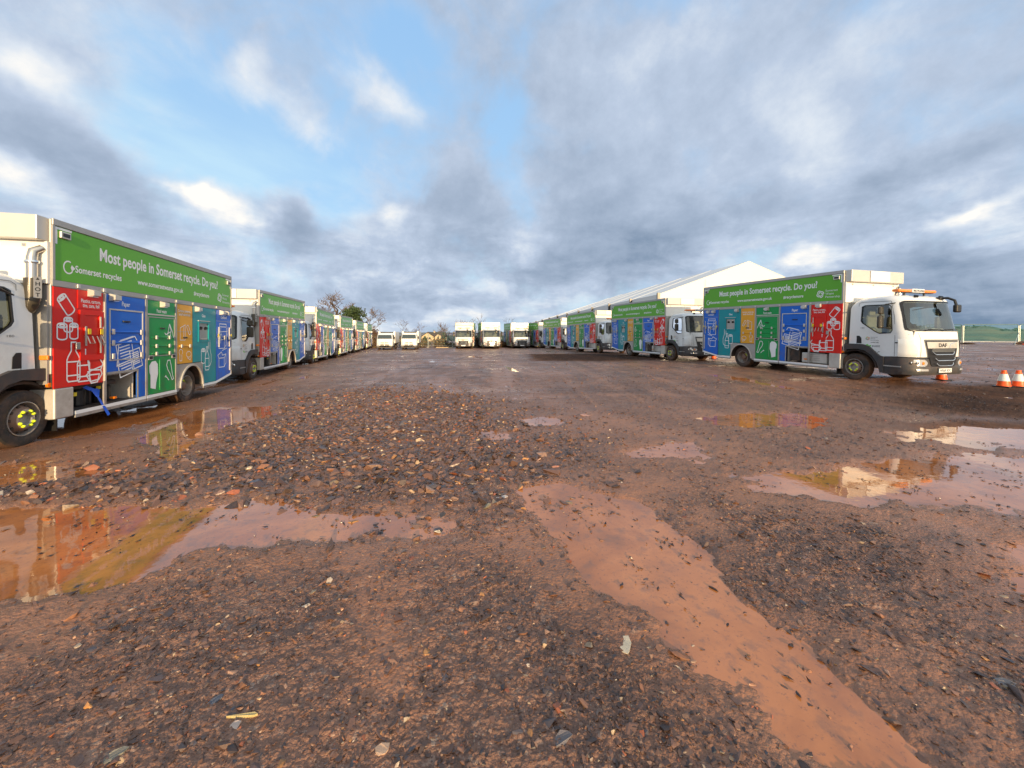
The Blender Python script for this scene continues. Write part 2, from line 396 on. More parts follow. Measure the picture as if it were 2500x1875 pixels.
GRAPH = {
 'plastics': [rotp_ for rotp_ in [(rotp(p, .24, 2.06, 38), c) for p, c in ic_can(.24, 1.90, .17, .30)]]+ic_can(.27, 1.64, .15, .20)+ic_can(.16, 1.52, .17, .22)+ic_can(.37, 1.53, .15, .22)
   +ic_bottle(.36, .86, .24, .62)+ic_bottle(.55, .84, .24, .52)
   +[([(.63, 1.20), (.88, 1.20), (.95, 1.10), (.90, 1.00), (.66, 1.02)], 1), ([(.62, .98), (.92, 1.06)], 0), ([(.60, .93), (.70, 1.01), (.90, 1.0), (.93, .93), (.86, .84), (.68, .82)], 1), ([(.66, .93), (.87, .93), (.83, .80), (.70, .79)], 1)],
 'paper': ic_sheet(1.50, 1.26, .40, .40, 12)+ic_sheet(1.78, 1.15, .28, .36, 14, 7)+ic_sheet(1.52, .98, .38, .24, 14, 3)+[([(1.28, 1.02), (1.33, 1.48), (1.74, 1.58), (1.80, 1.50)], 0), ([(1.36, 1.50), (1.70, 1.58)], 0)],
 'food': [([(2.83, 1.86), (2.88, 1.72), (2.85, 1.58)], 0), ([(2.83, 1.86), (2.92, 1.70), (2.98, 1.55)], 0), ([(2.83, 1.86), (2.77, 1.66), (2.74, 1.52), (2.80, 1.60), (2.85, 1.58)], 0), ([(2.85, 1.68), (2.70, 1.62), (2.66, 1.66)], 0),
   ([(2.72, .96), (2.76, 1.06), (2.84, 1.06), (2.88, .94), (2.93, .72), (2.97, .64), (2.91, .62), (2.84, .76), (2.76, .86)], 1), ([(2.68, .72), (2.74, .68), (2.80, .62)], 0), ([(2.66, .70), (2.70, .74)], 0), ([(2.48, 1.08), (2.48, .50)], 0)],
 'battery': [([(3.22, 1.78), (3.42, 1.86), (3.42, 1.50), (3.22, 1.50)], 1), ([(3.36, 1.82), (3.36, 1.52)], 0), (rotp(rrect(3.52, 3.60, 1.62, 1.86, .03), 3.56, 1.74, 30), 1),
   (arc(3.24, 1.22, .07, .07, -40, 250), 0), ([(3.20, 1.16), (3.20, 1.02), (3.28, 1.02), (3.28, 1.16)], 0), (arc(3.56, 1.16, .10, .07, 0, 330), 1), ([(3.50, 1.08), (3.62, 1.02), (3.66, 1.10)], 0)],
 'glass': ic_can(4.22, .90, .19, .34)+ic_bottle(4.40, .72, .19, .60)+[([(4.46, 1.5), (4.46, 1.30), (4.40, 1.18)], 0), ([(4.54, 1.5), (4.54, 1.28), (4.60, 1.10), (4.60, .92), (4.55, .84), (4.50, .82)], 0)],
 'card': ic_box(5.22, .74, .40, .42)+ic_box(5.22, 1.26, .42, .40)+[([(5.05, 1.86), (5.05, 1.94), (5.44, 1.94), (5.44, 1.86)], 1), ([(5.0, 1.80), (5.10, 1.72), (5.50, 1.74)], 0), ([(5.12, 1.84), (5.12, 1.40)], 0), ([(5.46, 1.84), (5.44, 1.42)], 0), ([(5.2, 1.2), (5.46, 1.26)], 0)],
}
BREAD = [(2.20, .52), (2.36, .48), (2.38, .62), (2.44, .80), (2.43, 1.0), (2.36, 1.07), (2.24, 1.06), (2.16, .98), (2.17, .84), (2.20, .78)]

def swirl(mb, cx, cy, r, fn, mats=('white_vinyl',)*4):
    for k in range(4):
        b = 90*k
        pts = [(cx+rr*cos(radians(b+t)), cy+rr*sin(radians(b+t))) for t, rr in [(0, r*1.05), (25, r*1.12), (50, r*1.0), (75, r*.85), (100, r*.68), (130, r*.52), (160, r*.42)]]
        f2 = (lambda x, y, kk=k: fn(x, y, 0.0003*kk))
        ribbon(mb, pts, r*.26, f2, mats[k])
def side_panels(truck, sd):
    """coachwork of one side; a = distance behind the body front, r = reading coordinate"""
    X0 = 1.175
    def pt(o): return lambda a, z, e=0.0: (sd*(X0+o+e), a, z)
    def rd(o): return (lambda r, z, e=0.0: (sd*(X0+o+e), r if sd > 0 else 5.75-r, z))
    def bx(mb, a0, a1, z0, z1, o0, o1, mat, c=0): mb.box(sd*(X0+o0), sd*(X0+o1), a0, a1, z0, z1, mat, c=c)
    def px(mb, poly, o0, o1, mat, holes=()): mb.prism(poly, 'x', sd*(X0+o0), sd*(X0+o1), mat, holes=holes)
    def draw(mb, key, o, wd=.022):
        for i, (p, c) in enumerate(GRAPH[key]):
            ribbon(mb, p, wd, (lambda a, z, ii=i: (sd*(X0+o+0.0008+ii*0.00025), a, z)), closed=bool(c))
    def txt(mb, t, ac, z, w_, h, o, **k):
        r = ac if sd > 0 else 5.75-ac
        put_text(mb, t, rd(o), r, z, w_, h, align='c', **k)
    def lamp(parent, a, z):
        m = MB(); T = None
        px_ = [(0, 0), (0.10, 0.02), (0.10, 0.10), (0, 0.13)]
        m.prism([(sd*(X0+.018+p[0]), z+p[1]) for p in px_], 'y', a-.075, a+.075, 'pale_aluminium')
        m.box(sd*(X0+.03), sd*(X0+.09), a-.055, a+.055, z-.004, z+.006, 'lamp_lens')
        m.build('work_lamp', parent)
    # green headline panel
    m = MB(); bx(m, .045, 5.705, 2.43, 3.245, .001, .016, 'green_vinyl')
    put_text(m, 'Most people in Somerset recycle. Do you?', rd(.0172), .90, 2.885, 4.06, .305, bold=0.024)
    put_text(m, 'Somerset recycles', rd(.0172), .405, 2.60, 1.0, .155, bold=0.022)
    put_text(m, 'www.somersetwaste.gov.uk', rd(.0172), 1.83, 2.60, 1.52, .145, bold=0.022)
    put_text(m, '#recyclemore', rd(.0172), 3.79, 2.60, .72, .145, bold=0.022)
    for i, t_ in enumerate(('Somerset', 'Waste', 'Partnership')):
        put_text(m, t_, rd(.0172), 5.22, 2.73-i*.10, None, .095, bold=0.0)
    ribbon(m, arc(.28, 2.655, .085, .095, 60, 330, 16), .022, rd(.0172))
    m.add([rd(.0175)(*q) for q in ((.34, 2.70), (.405, 2.655), (.345, 2.60), (.32, 2.655))], [(0, 1, 2, 3)], 'white_vinyl')
    swirl(m, 5.06, 2.66, .10, rd(.0172))
    for a0, a1 in ((.05, .34), (5.41, 5.70)):
        bx(m, a0, a1, 3.205, 3.24, .0165, .0185, 'white_vinyl')
    bx(m, .05, .085, 2.98, 3.204, .0165, .0185, 'white_vinyl'); bx(m, 5.665, 5.70, 2.98, 3.204, .0165, .0185, 'white_vinyl')
    hp = m.build('headline_panel', truck, label='green panel reading Most people in Somerset recycle. Do you?')
    for a in (.20, 5.55):
        q = MB(); bx(q, a-.09, a+.09, 3.08, 3.185, .017, .05, 'pale_aluminium', c=.008); bx(q, a-.06, a+.06, 3.105, 3.16, .0505, .056, 'black_plastic'); q.build('marker_lamp', hp)
    # aluminium framework
    m = MB()
    bx(m, -.0, 5.75, 3.25, 3.35, .0, .03, 'aluminium', c=.008); bx(m, 0, 5.75, 2.335, 2.425, .0, .022, 'aluminium')
    for a in (1.0, 2.075, 3.065):
        bx(m, a-.025, a+.03, .385, 2.333, .0, .024, 'aluminium')
    bx(m, .965, .99, .80, 2.33, .0, .045, 'pale_aluminium')
    bx(m, 0, .04, 2.426, 3.249, .0, .026, 'aluminium'); bx(m, 5.71, 5.75, .50, 3.249, .0, .026, 'aluminium')
    for a in (.45, .98, 2.08, 3.07, 3.74, 4.87): bx(m, a-.03, a+.03, 2.35, 2.41, .0225, .04, 'pale_aluminium', c=.005)
    m.build('body_frame', truck)
    # plastics door
    m = MB(); bx(m, .02, .955, .78, 2.325, .002, .016, 'red_paint')
    bx(m, .44, .952, 2.03, 2.327, .0165, .026, 'red_paint')
    px(m, [(.47, 1.18), (.95, 1.18), (.95, 2.0), (.47, 2.0)], .0165, .035, 'red_paint', holes=[[(.56, 1.27), (.86, 1.27), (.86, 1.93), (.56, 1.93)]])
    bx(m, .862, .885, 1.29, 1.91, .036, .05, 'pale_aluminium')
    draw(m, 'plastics', .0175)
    txt(m, 'Plastics, cartons,', .70, 2.13, .40, .085, .0268, bold=0.015); txt(m, 'tins, cans, foil', .70, 2.055, .34, .085, .0268, bold=0.015)
    d = m.build('plastics_door', truck, label='red door marked Plastics, with cans and bottles drawn on it')
    q = MB(); bx(q, .53, .93, 1.60, 1.72, .036, .055, 'red_paint'); bx(q, .53, .56, 1.42, 1.74, .056, .066, 'aluminium'); bx(q, .90, .93, 1.42, 1.74, .056, .066, 'aluminium')
    for a in (.60, .86): bx(q, a-.03, a+.03, 1.61, 1.70, .0665, .075, 'yellow_pad')
    for a in (.62, .82):
        q.tube([(sd*(X0+.06), a-.05, 1.58), (sd*(X0+.10), a-.05, 1.46), (sd*(X0+.10), a+.05, 1.46), (sd*(X0+.06), a+.05, 1.58)], .008, 'steel', 6)
    q.build('door_latch', d); lamp(d, .70, 2.235)
    q = MB(); bx(q, .38, .46, 1.36, 1.48, .0185, .05, 'steel', c=.01); q.build('lock', d)
    # paper door with its leg down behind the locker
    m = MB(); px(m, [(1.04, .92), (1.80, .92), (1.80, .39), (2.04, .39), (2.04, 2.325), (1.04, 2.325)], .002, .014, 'blue_paint')
    for (a0, a1, z0, z1) in ((1.10, 1.98, 2.05, 2.075), (1.10, 1.98, 1.14, 1.16), (1.10, 1.125, 1.161, 2.049), (1.955, 1.98, 1.161, 2.049)): bx(m, a0, a1, z0, z1, .0145, .026, 'pale_aluminium')
    for z in (1.66, 1.46): m.tube([(sd*(X0+.018), 1.13, z), (sd*(X0+.018), 1.95, z)], .022, 'blue_paint', 8)
    draw(m, 'paper', .0150, .02); txt(m, 'Paper', 1.52, 2.14, .21, .12, .0152, bold=0.02)
    px(m, [(1.79, .39), (1.825, .39), (1.825, .945), (1.04, .945), (1.04, .905), (1.79, .905)], .0255, .031, 'aluminium')
    d = m.build('paper_door', truck, label='blue door marked Paper')
    for z in (1.66, 1.46, 1.22):
        for a in (1.17, 1.90): q = MB(); bx(q, a-.03, a+.03, z-.05, z+.05, .028, .05, 'pale_aluminium', c=.008); q.build('hinge', d)
    q = MB(); bx(q, 1.42, 1.60, 1.84, 1.87, .0145, .04, 'black_plastic', c=.006); q.build('handle', d); lamp(d, 1.17, 2.21)
    # food waste door
    m = MB(); bx(m, 2.115, 3.03, .39, 2.325, .002, .013, 'deep_green_paint')
    bx(m, 2.115, 3.03, 2.02, 2.05, .0135, .022, 'pale_aluminium')
    for (a0, a1, z0, z1) in ((2.13, 3.02, 1.97, 1.99), (2.13, 2.15, 1.19, 1.969), (3.0, 3.02, 1.19, 1.969), (2.13, 3.02, 1.165, 1.185)): bx(m, a0, a1, z0, z1, .0135, .022, 'aluminium')
    for z in (1.56, 1.38, 1.22): m.tube([(sd*(X0+.016), 2.22, z), (sd*(X0+.016), 2.94, z)], .016, 'deep_green_paint', 8)
    bx(m, 2.475, 2.50, .45, 1.10, .0135, .03, 'deep_green_paint')
    draw(m, 'food', .0170, .02)
    tri = tessellate_polygon([[Vector((p[0], p[1], 0)) for p in BREAD]]); m.add([pt(.0152)(*p) for p in BREAD], [tuple(t_) for t_ in tri], 'white_vinyl')
    txt(m, 'Food waste', 2.57, 2.085, .33, .105, .0142, bold=0.02)
    d = m.build('food_waste_door', truck, label='green door marked Food waste')
    for z in (1.56, 1.38, 1.22):
        for a in (2.36, 2.80): q = MB(); bx(q, a-.028, a+.028, z-.04, z+.04, .025, .05, 'pale_aluminium', c=.008); q.build('hinge', d)
    q = MB(); bx(q, 2.5, 2.64, 1.74, 1.77, .0135, .04, 'black_plastic', c=.006); q.build('handle', d)
    for a in (2.19, 2.96): q = MB(); bx(q, a-.07, a+.07, 1.10, 1.19, .0225, .032, 'pale_aluminium'); bx(q, a-.05, a+.05, 1.115, 1.175, .0325, .036, 'black_plastic'); q.build('recessed_catch', d)
    lamp(d, 2.57, 2.20)
    # battery door
    m = MB(); bx(m, 3.10, 3.725, .955, 2.325, .002, .014, 'amber_paint')
    bx(m, 3.14, 3.69, 1.69, 1.70, .0145, .018, 'aluminium'); m.tube([(sd*(X0+.018), 3.18, 1.36), (sd*(X0+.018), 3.64, 1.36)], .02, 'amber_paint', 8)
    draw(m, 'battery', .0190, .014)
    txt(m, 'Cartons, batteries,', 3.41, 2.15, .52, .085, .0152, bold=0.01); txt(m, 'small electricals', 3.41, 2.07, .46, .085, .0152, bold=0.01)
    d = m.build('battery_door', truck, label='amber door for batteries and small electricals')
    for a in (3.24, 3.58): q = MB(); bx(q, a-.03, a+.03, 1.32, 1.40, .03, .055, 'pale_aluminium', c=.008); q.build('hinge', d)
    q = MB(); bx(q, 3.34, 3.48, 1.54, 1.575, .0145, .04, 'black_plastic', c=.006); q.build('handle', d)
    # glass door
    m = MB(); px(m, [(3.755, .955), (4.23, .955), (4.23, .39), (4.85, .39), (4.85, 2.325), (3.755, 2.325)], .002, .014, 'teal_paint', holes=[[(4.02, 1.50), (4.02, 1.92), (4.46, 1.92), (4.46, 1.50)]])
    px(m, [(3.97, 1.45), (4.51, 1.45), (4.51, 1.97), (3.97, 1.97)], .0145, .03, 'teal_paint', holes=[[(4.02, 1.50), (4.02, 1.92), (4.46, 1.92), (4.46, 1.50)]])
    bx(m, 3.97, 4.51, 1.972, 1.99, .0145, .04, 'pale_aluminium')
    draw(m, 'glass', .0150, .02); txt(m, 'Glass', 4.24, 2.08, .17, .105, .0152, bold=0.02)
    d = m.build('glass_door', truck, label='teal door marked Glass, with a square hatch')
    q = MB(); bx(q, 4.025, 4.455, 1.505, 1.915, -.06, -.04, 'teal_paint')
    for a in (4.13, 4.35): q.tube([(sd*(X0-.04), a, 1.80), (sd*(X0+.01), a, 1.78)], .055, 'black_plastic', 12)
    bx(q, 4.1, 4.4, 1.515, 1.54, -.03, .02, 'pale_aluminium'); q.build('bottle_hatch', d)
    lamp(d, 3.90, 2.20)
    # cardboard door
    m = MB(); px(m, [(4.885, .39), (5.70, .545), (5.70, 2.325), (4.885, 2.325)], .002, .014, 'blue_paint')
    bx(m, 4.90, 5.69, 2.01, 2.02, .0145, .018, 'aluminium')
    draw(m, 'card', .0150, .02); txt(m, 'Cardboard', 5.30, 2.09, .34, .11, .0152, bold=0.02)
    d = m.build('cardboard_door', truck, label='blue door marked Cardboard at the tail')
    q = MB()
    bx(q, 5.62, 5.66, .62, 1.25, .0145, .04, 'pale_aluminium'); bx(q, 4.98, 5.005, 1.30, 1.85, .022, .045, 'pale_aluminium'); bx(q, 5.58, 5.605, 1.30, 1.85, .022, .045, 'pale_aluminium')
    for a in (4.98, 5.55, 5.27): bx(q, a-.05, a+.05, 1.50, 1.62, .046, .07, 'aluminium', c=.01)
    for a in (4.92, 5.66): bx(q, a-.02, a+.02, 1.58, 1.66, .046, .06, 'yellow_pad')
    q.build('lifting_gear', d); lamp(d, 5.12, 2.19); lamp(d, 5.42, 2.19)
    # wheel arch
    m = MB(); hole = arc(3.70, .38, .47, .50, 180, 0, 20)
    px(m, [(3.095, .32)]+[(3.15, .32)]+hole+[(4.18, .32), (4.215, .32), (4.215, .94), (3.095, .94)], .0, .012, 'aluminium')
    outer = arc(3.70, .38, .505, .535, 178, 2, 20); m.prism(hole+outer[::-1], 'x', sd*(X0+.013), sd*(X0+.04), 'pale_aluminium')
    m.prism(hole+arc(3.70, .38, .485, .515, 0, 180, 20), 'x', sd*(X0-.30), sd*(X0-.003), 'underframe')
    m.build('wheel_arch', truck)
    # sill strip and locker
    for a0, a1 in ((.40, 2.06), (2.09, 3.09), (4.22, 4.86)): m = MB(); bx(m, a0, a1, .325, .38, .0, .02, 'white_vinyl'); bx(m, a0, a1, .275, .324, .0, .018, 'aluminium'); m.build('sill', truck)
    m = MB(); m.prism([(4.87, .325), (5.74, .485), (5.74, .54), (4.87, .38)], 'x', sd*X0, sd*(X0+.02), 'white_vinyl'); m.build('tail_sill', truck)
    m = MB(); bx(m, .03, .37, .31, .775, -.30, .02, 'pale_aluminium', c=.02); m.box(sd*.35, sd*(X0-.02), .375, 1.76, .385, .395, 'underframe')
    m.box(sd*.55, sd*.56, .38, 1.76, .40, .80, 'underframe'); m.box(sd*.56, sd*(X0-.02), 1.75, 1.76, .40, .88, 'pale_aluminium')
    m.box(sd*.56, sd*(X0-.01), .38, 1.75, .882, .90, 'aluminium')
    if sd < 0:
        m.box(sd*.75, sd*(X0-.06), .48, 1.30, .40, .74, 'pale_aluminium', c=.03)
        for z in (.50, .56, .62, .68): m.box(sd*(X0-.06), sd*(X0-.045), .70, 1.10, z, z+.014, 'aluminium')
        m.box(sd*.85, sd*(X0-.05), 1.36, 1.70, .43, .84, 'underframe', c=.02); m.box(sd*(X0-.05), sd*(X0-.03), 1.1, 1.2, .50, .54, 'orange_lens')
    else:
        for k in range(5): m.lathe([(0, 0), (.085, .0), (.09, .02), (.09, .26), (.07, .30), (0, .30)], 'black_plastic', 14, Matrix.Translation((.88+.06*(k % 2), .58+k*.22, .40)) @ Matrix.Rotation(radians(-90), 4, 'Y'))
        m.box(.70, 1.05, .50, 1.5, .70, .78, 'underframe', c=.02); m.box(1.06, 1.10, .50, .56, .60, .66, 'yellow_pad'); m.box(1.08, 1.12, .98, 1.03, .66, .71, 'yellow_pad'); m.box(1.06, 1.13, 1.32, 1.38, .44, .48, 'orange_lens')
    m.build('side_locker', truck)

# ------------------------------------------------------------------ cab
PROF = [(-.12, 1.06), (-.12, 2.16), (-.15, 2.30), (-.22, 2.40), (-.34, 2.46), (-.80, 2.50), (-1.16, 2.50), (-1.33, 2.46), (-1.44, 2.39), (-1.485, 2.31),
        (-1.56, 1.98), (-1.66, 1.52), (-1.69, 1.44), (-1.72, 1.22), (-1.735, 1.0), (-1.73, .79), (-1.30, .77), (-.86, .79), (-.74, .92), (-.60, 1.06)]
WT, WB = 9, 11                                  # screen top and foot in PROF
US = [0, .2, .45, .6, .68, .76, .83, .88, .92, .95, .97, .985, .995, 1.0]
def pull(u): u = abs(u); return .03*u*u+(0 if u < .60 else .36*(1-sqrt(max(0, 1-((u-.60)/.40)**2))))
def halfw(z): return 1.075 if z < 1.5 else 1.075-.075*((z-1.5)/1.0)**1.3
def front_w(y): return max(0, min(1, (-y-.85)/.5))
def cab_pt(u, y, z, ins=0.0):
    dr = 0 if z < 2.2 else (0 if abs(u) < .80 else .12*(1-sqrt(max(0, 1-((abs(u)-.80)/.20)**2))))*min(1, (z-2.2)/.2)
    x = u*(halfw(z)-ins); yy = y+pull(u)*front_w(y)
    yy += ins if y < -1.2 else (-ins if y > -.3 else 0)
    return (x, yy, z-dr-(ins if z > 2.25 else 0)+(ins if z < 1.1 else 0))
def front_y(x, z):
    for (y0, z0), (y1, z1) in zip(PROF[8:15], PROF[9:16]):
        if z1 <= z <= z0: t = (z-z0)/(z1-z0); y = y0+(y1-y0)*t; break
    else: y = PROF[15][0] if z < 1 else PROF[8][0]
    return y+pull(x/halfw(z))*front_w(y)
WIN = [(-.42, 2.20), (-.50, 2.24), (-1.06, 2.24), (-1.13, 2.19), (-1.20, 1.52), (-1.16, 1.44), (-.90, 1.42), (-.80, 1.47), (-.46, 1.72), (-.42, 1.78)]
def cab_shell(mb, mat, ins=0.0):
    us = [-u for u in US[::-1]]+US[1:]
    n = len(PROF); vs = [cab_pt(u, y, z, ins) for u in us for (y, z) in PROF]; fs = []
    for i in range(len(us)-1):
        for j in range(n):
            if WT <= j < WB and abs(us[i]+us[i+1])/2 < .95: continue
            k = (j+1) % n; fs.append((i*n+j, (i+1)*n+j, (i+1)*n+k, i*n+k))
    mb.add(vs, fs, mat)
    for s_ in (-1, 1):
        side = [cab_pt(s_, y, z, ins) for (y, z) in PROF]
        outer = [Vector((p[1], p[2], 0)) for p in side]; hole = [Vector((p[0], p[1], 0)) for p in WIN]
        tri = tessellate_polygon([outer, hole])
        hp = [(s_*(halfw(p[1])-ins), p[0], p[1]) for p in WIN]
        mb.add(side+hp, [tuple(t) if s_ > 0 else tuple(reversed(t)) for t in tri], mat)
def fpatch(mb, rows, mat, off=0.01, nx=12, th=0.0):
    """patch on the cab front; rows = [(z, xl, xr)]"""
    vs = []; m_ = nx+1
    for z, a, b in rows:
        for i in range(m_): x = a+(b-a)*i/nx; vs.append((x, front_y(x, z)-off, z))
    fs = [(r*m_+i, r*m_+i+1, (r+1)*m_+i+1, (r+1)*m_+i) for r in range(len(rows)-1) for i in range(nx)]
    mb.add(vs, fs, mat)
    if th:
        k = len(rows)*m_; vs2 = vs+[(x, y+th, z) for x, y, z in vs]
        loop = [i for i in range(m_)]+[r*m_+nx for r in range(1, len(rows))]+[(len(rows)-1)*m_+i for i in range(nx-1, -1, -1)]+[r*m_ for r in range(len(rows)-2, 0, -1)]
        mb.add(vs2, [(loop[i], loop[(i+1) % len(loop)], k+loop[(i+1) % len(loop)], k+loop[i]) for i in range(len(loop))], mat)
def ftube(mb, pts, r, mat, off=.015): mb.tube([(x, front_y(x, z)-off, z) for x, z in pts], r, mat, 6)
def make_cab(truck):
    m = MB(); cab_shell(m, 'white_paint'); cab_shell(m, 'cab_lining', .035)
    # reveals of the side windows
    for s_ in (-1, 1):
        hw = [(s_*halfw(p[1]), p[0], p[1]) for p in WIN]; hi = [(s_*(halfw(p[1])-.035), p[0], p[1]) for p in WIN]; n = len(WIN)
        m.add(hw+hi, [(i, (i+1) % n, n+(i+1) % n, n+i) for i in range(n)], 'black_plastic')
    # corner air deflectors beside the grille
    for s_ in (-1, 1):
        vs = []; us_ = [.80, .86, .91, .95, .98, 1.0]
        for z, bulge in ((1.28, 0.0), (1.22, .028), (1.1, .032), (.90, .03), (.82, .02), (.79, .0)):
            for u in us_: x, y, _ = cab_pt(s_*u, -1.72, z); vs.append((x+s_*bulge*.6, y-bulge*.7, z))
        m.add(vs, [(r*6+i, r*6+i+1, (r+1)*6+i+1, (r+1)*6+i) for r in range(5) for i in range(5)], 'white_paint')
    for s_ in (-1, 1):
        ftube(m, [(s_*.80, .80), (s_*.79, 1.0), (s_*.79, 1.3), (s_*.82, 1.43)], .004, 'text_grey', .001)
        ftube(m, [(s_*.805, 1.43), (s_*.9, 1.42), (s_*1.0, 1.40)], .004, 'text_grey', .001)
    cab = m.build('cab', truck, smooth=40, label='white cab')
    # doors: shut lines, lettering
    for s_ in (-1, 1):
        q = MB()
        def sp(y, z, e=0.0, s_=s_): return (s_*(halfw(z)+.003+e), y, z)
        def rdp(r, z, e=0.0, s_=s_): return sp(r if s_ > 0 else -r, z, e)      # r in reading order
        ribbon(q, [(-1.27, .80), (-1.27, 1.3), (-1.23, 1.9), (-1.12, 2.34), (-.40, 2.34), (-.33, 2.30), (-.33, 1.06)], .010, sp, 'text_grey')
        ribbon(q, [(p[0], p[1]) for p in WIN], .022, lambda a, b: sp(a, b, .002), 'black_plastic', closed=True)
        off = .62 if s_ > 0 else .0
        r0 = -1.14 if s_ > 0 else .56
        mats = ('logo_orange', 'logo_green', 'text_grey', 'logo_orange')
        swirl(q, r0+.055, 1.27, .045, rdp, mats)
        for i, t_ in enumerate(('Somerset', 'Waste', 'Partnership')): put_text(q, t_, rdp, r0+.13, 1.295-i*.045, None, .045, 'text_grey', 0.0)
        put_text(q, 'working with', rdp, r0+.13, 1.145, .20, .04, 'text_black', 0.02)
        put_text(q, 'suez', rdp, r0+.17, 1.03, .20, .10, 'text_grey', 0.012)
        ribbon(q, [(r0+.02, 1.07), (r0+.05, 1.085), (r0+.08, 1.05), (r0+.11, 1.04), (r0+.14, 1.07)], .04, rdp, 'logo_green')
        put_text(q, 'LF', rdp, r0+.24, .865, .14, .06, 'text_grey', 0.02, shear=.3)
        put_text(q, '180', rdp, .42 if s_ < 0 else -.52, 1.56, .10, .045, 'text_grey', 0.0)
        d = q.build('door', cab)
        q = MB(); q.prism([(-.33, 1.12), (-.33, 1.34), (-.40, 1.34), (-.45, 1.28), (-.46, 1.12)], 'x', s_*(1.075+.003), s_*(1.075+.009), 'black_plastic'); q.build('air_intake', cab)
        q = MB(); q.box(s_*1.078, s_*1.10, -1.34, -1.28, 1.16, 1.185, 'black_plastic'); q.build('indicator', cab)
        q = MB(); hp = [(s_*(halfw(p[1])-.018), p[0], p[1]) for p in WIN]; q.add(hp, [tuple(range(len(WIN)))], 'window_glass'); q.build('side_window', cab)
        # mirrors on their arms
        q = MB(); xm = s_*1.27; ym = -1.02
        q.tube([(s_*.98, -1.20, 2.28), (s_*1.20, -1.10, 2.24), (xm, ym, 2.18), (xm, ym, 1.62), (s_*1.20, -1.10, 1.58), (s_*1.05, -1.18, 1.56)], .016, 'black_plastic', 8)
        if s_ > 0: q.tube([(1.22, -1.10, 2.24), (1.16, -.80, 2.22), (1.10, -.46, 2.14)], [.03, .026, .010], 'black_plastic', 8)
        for z0, z1, hw_ in ((1.96, 2.18, .11), (1.56, 1.93, .12)):
            T = Matrix.Translation((xm, ym, 0)) @ Matrix.Rotation(s_*radians(-16), 4, 'Z')
            q.box(-hw_, hw_, -.055, .04, z0, z1, 'mirror_housing', T=T, c=.04)
            q.box(-hw_*.8, hw_*.8, .041, .046, z0+.03, z1-.03, 'chrome', T=T)
        q.build('door_mirror', cab)
        # headlamps in the corner of the bumper
        q = MB()
        rows = [(.725, .74, 1.00), (.70, .68, 1.06), (.64, .62, 1.085), (.575, .65, 1.085), (.545, .72, 1.05)]
        vs = []; nx = 8
        for z, a, b in rows:
            for i in range(nx+1): x = a+(b-a)*i/nx; vs.append((s_*x, -1.765+pull(x/1.10)*1.0-.004, z))
        q.add(vs, [(r*(nx+1)+i, r*(nx+1)+i+1, (r+1)*(nx+1)+i+1, (r+1)*(nx+1)+i) for r in range(4) for i in range(nx)], 'lamp_lens')
        for x in (.76, .89, .99): q.lathe([(0, -.002), (.03, .0), (.046, .012)], 'chrome' if x > .8 else 'orange_lens', 14, Matrix.Translation((s_*x, -1.768+pull(x/1.10)-.012, .63)) @ Matrix.Rotation(radians(90), 4, 'Z'))
        q.build('headlight', truck)
        q = MB(); vs = []
        for z, a, b in ((.475, .66, .97), (.42, .64, .95)):
            for i in range(nx+1): x = a+(b-a)*i/nx; vs.append((s_*x, -1.80+pull(x/1.12)-.006, z))
        q.add(vs, [(i, i+1, nx+2+i, nx+1+i) for i in range(nx)], 'lamp_lens'); q.build('fog_light', truck)
        q = MB(); q.tube([(s_*.52, -1.44, 2.455), (s_*.52, -1.36, 2.475)], .035, 'black_plastic', 8); q.build('roof_marker', cab)
        # seats
        q = MB(); T = Matrix.Translation((s_*.52, -.52, 0))
        q.box(-.24, .24, -.32, .2, 1.18, 1.34, 'seat_fabric', T=T, c=.05); q.box(-.23, .23, .12, .25, 1.30, 1.92, 'seat_fabric', T=T, c=.05); q.box(-.13, .13, .13, .23, 1.95, 2.12, 'seat_fabric', T=T, c=.04)
        q.build('seat', cab)
    q = MB(); q.prism([(-1.60, 1.12), (-1.60, 1.50), (-1.42, 1.56), (-1.20, 1.53), (-1.10, 1.40), (-1.15, 1.12)], 'x', -.92, .92, 'cab_lining'); q.box(-.9, .9, -1.5, -.15, 1.08, 1.12, 'cab_lining')
    q.box(.1, .55, -1.45, -1.25, 1.555, 1.57, 'white_board')
    q.build('dashboard', cab)
    q = MB(); T = Matrix.Translation((-.52, -1.02, 1.56)) @ Matrix.Rotation(radians(35), 4, 'X') @ Matrix.Rotation(radians(90), 4, 'Y')
    q.lathe([(.20, -.012), (.222, 0), (.20, .012), (.19, 0), (.20, -.012)], 'black_plastic', 24, T); q.tube([(0, -.19, 0), (0, .19, 0)], .018, 'black_plastic', 6, T); q.build('steering_wheel', cab)
    # windscreen
    q = MB(); xs = 13
    def scr(x, z, o=.0): return (x, front_y(x, z)-o, z)
    zs = [2.31, 2.2, 2.05, 1.9, 1.75, 1.6, 1.52]; vs = []
    for z in zs:
        W_ = halfw(z)*.945
        for i in range(17): vs.append(scr(-W_+2*W_*i/16, z, -.012))
    q.add(vs, [(r*17+i, r*17+i+1, (r+1)*17+i+1, (r+1)*17+i) for r in range(6) for i in range(16)], 'window_glass'); q.build('windscreen', cab, smooth=60)
    q = MB(); W_ = .972
    def ring(r_in):
        L = []
        for (x, z) in rrect(-W_+r_in, W_-r_in, 1.49+r_in*.9, 2.335-r_in*.9, .09-r_in*.3, 6):
            L.append((x*(halfw(z)/1.02), z))
        return L
    def dens(L):
        o = []
        for i in range(len(L)):
            a, b = L[i], L[(i+1) % len(L)]; k = max(1, int(abs(a[0]-b[0])/.05))
            for j in range(k): o.append((a[0]+(b[0]-a[0])*j/k, a[1]+(b[1]-a[1])*j/k))
        return o
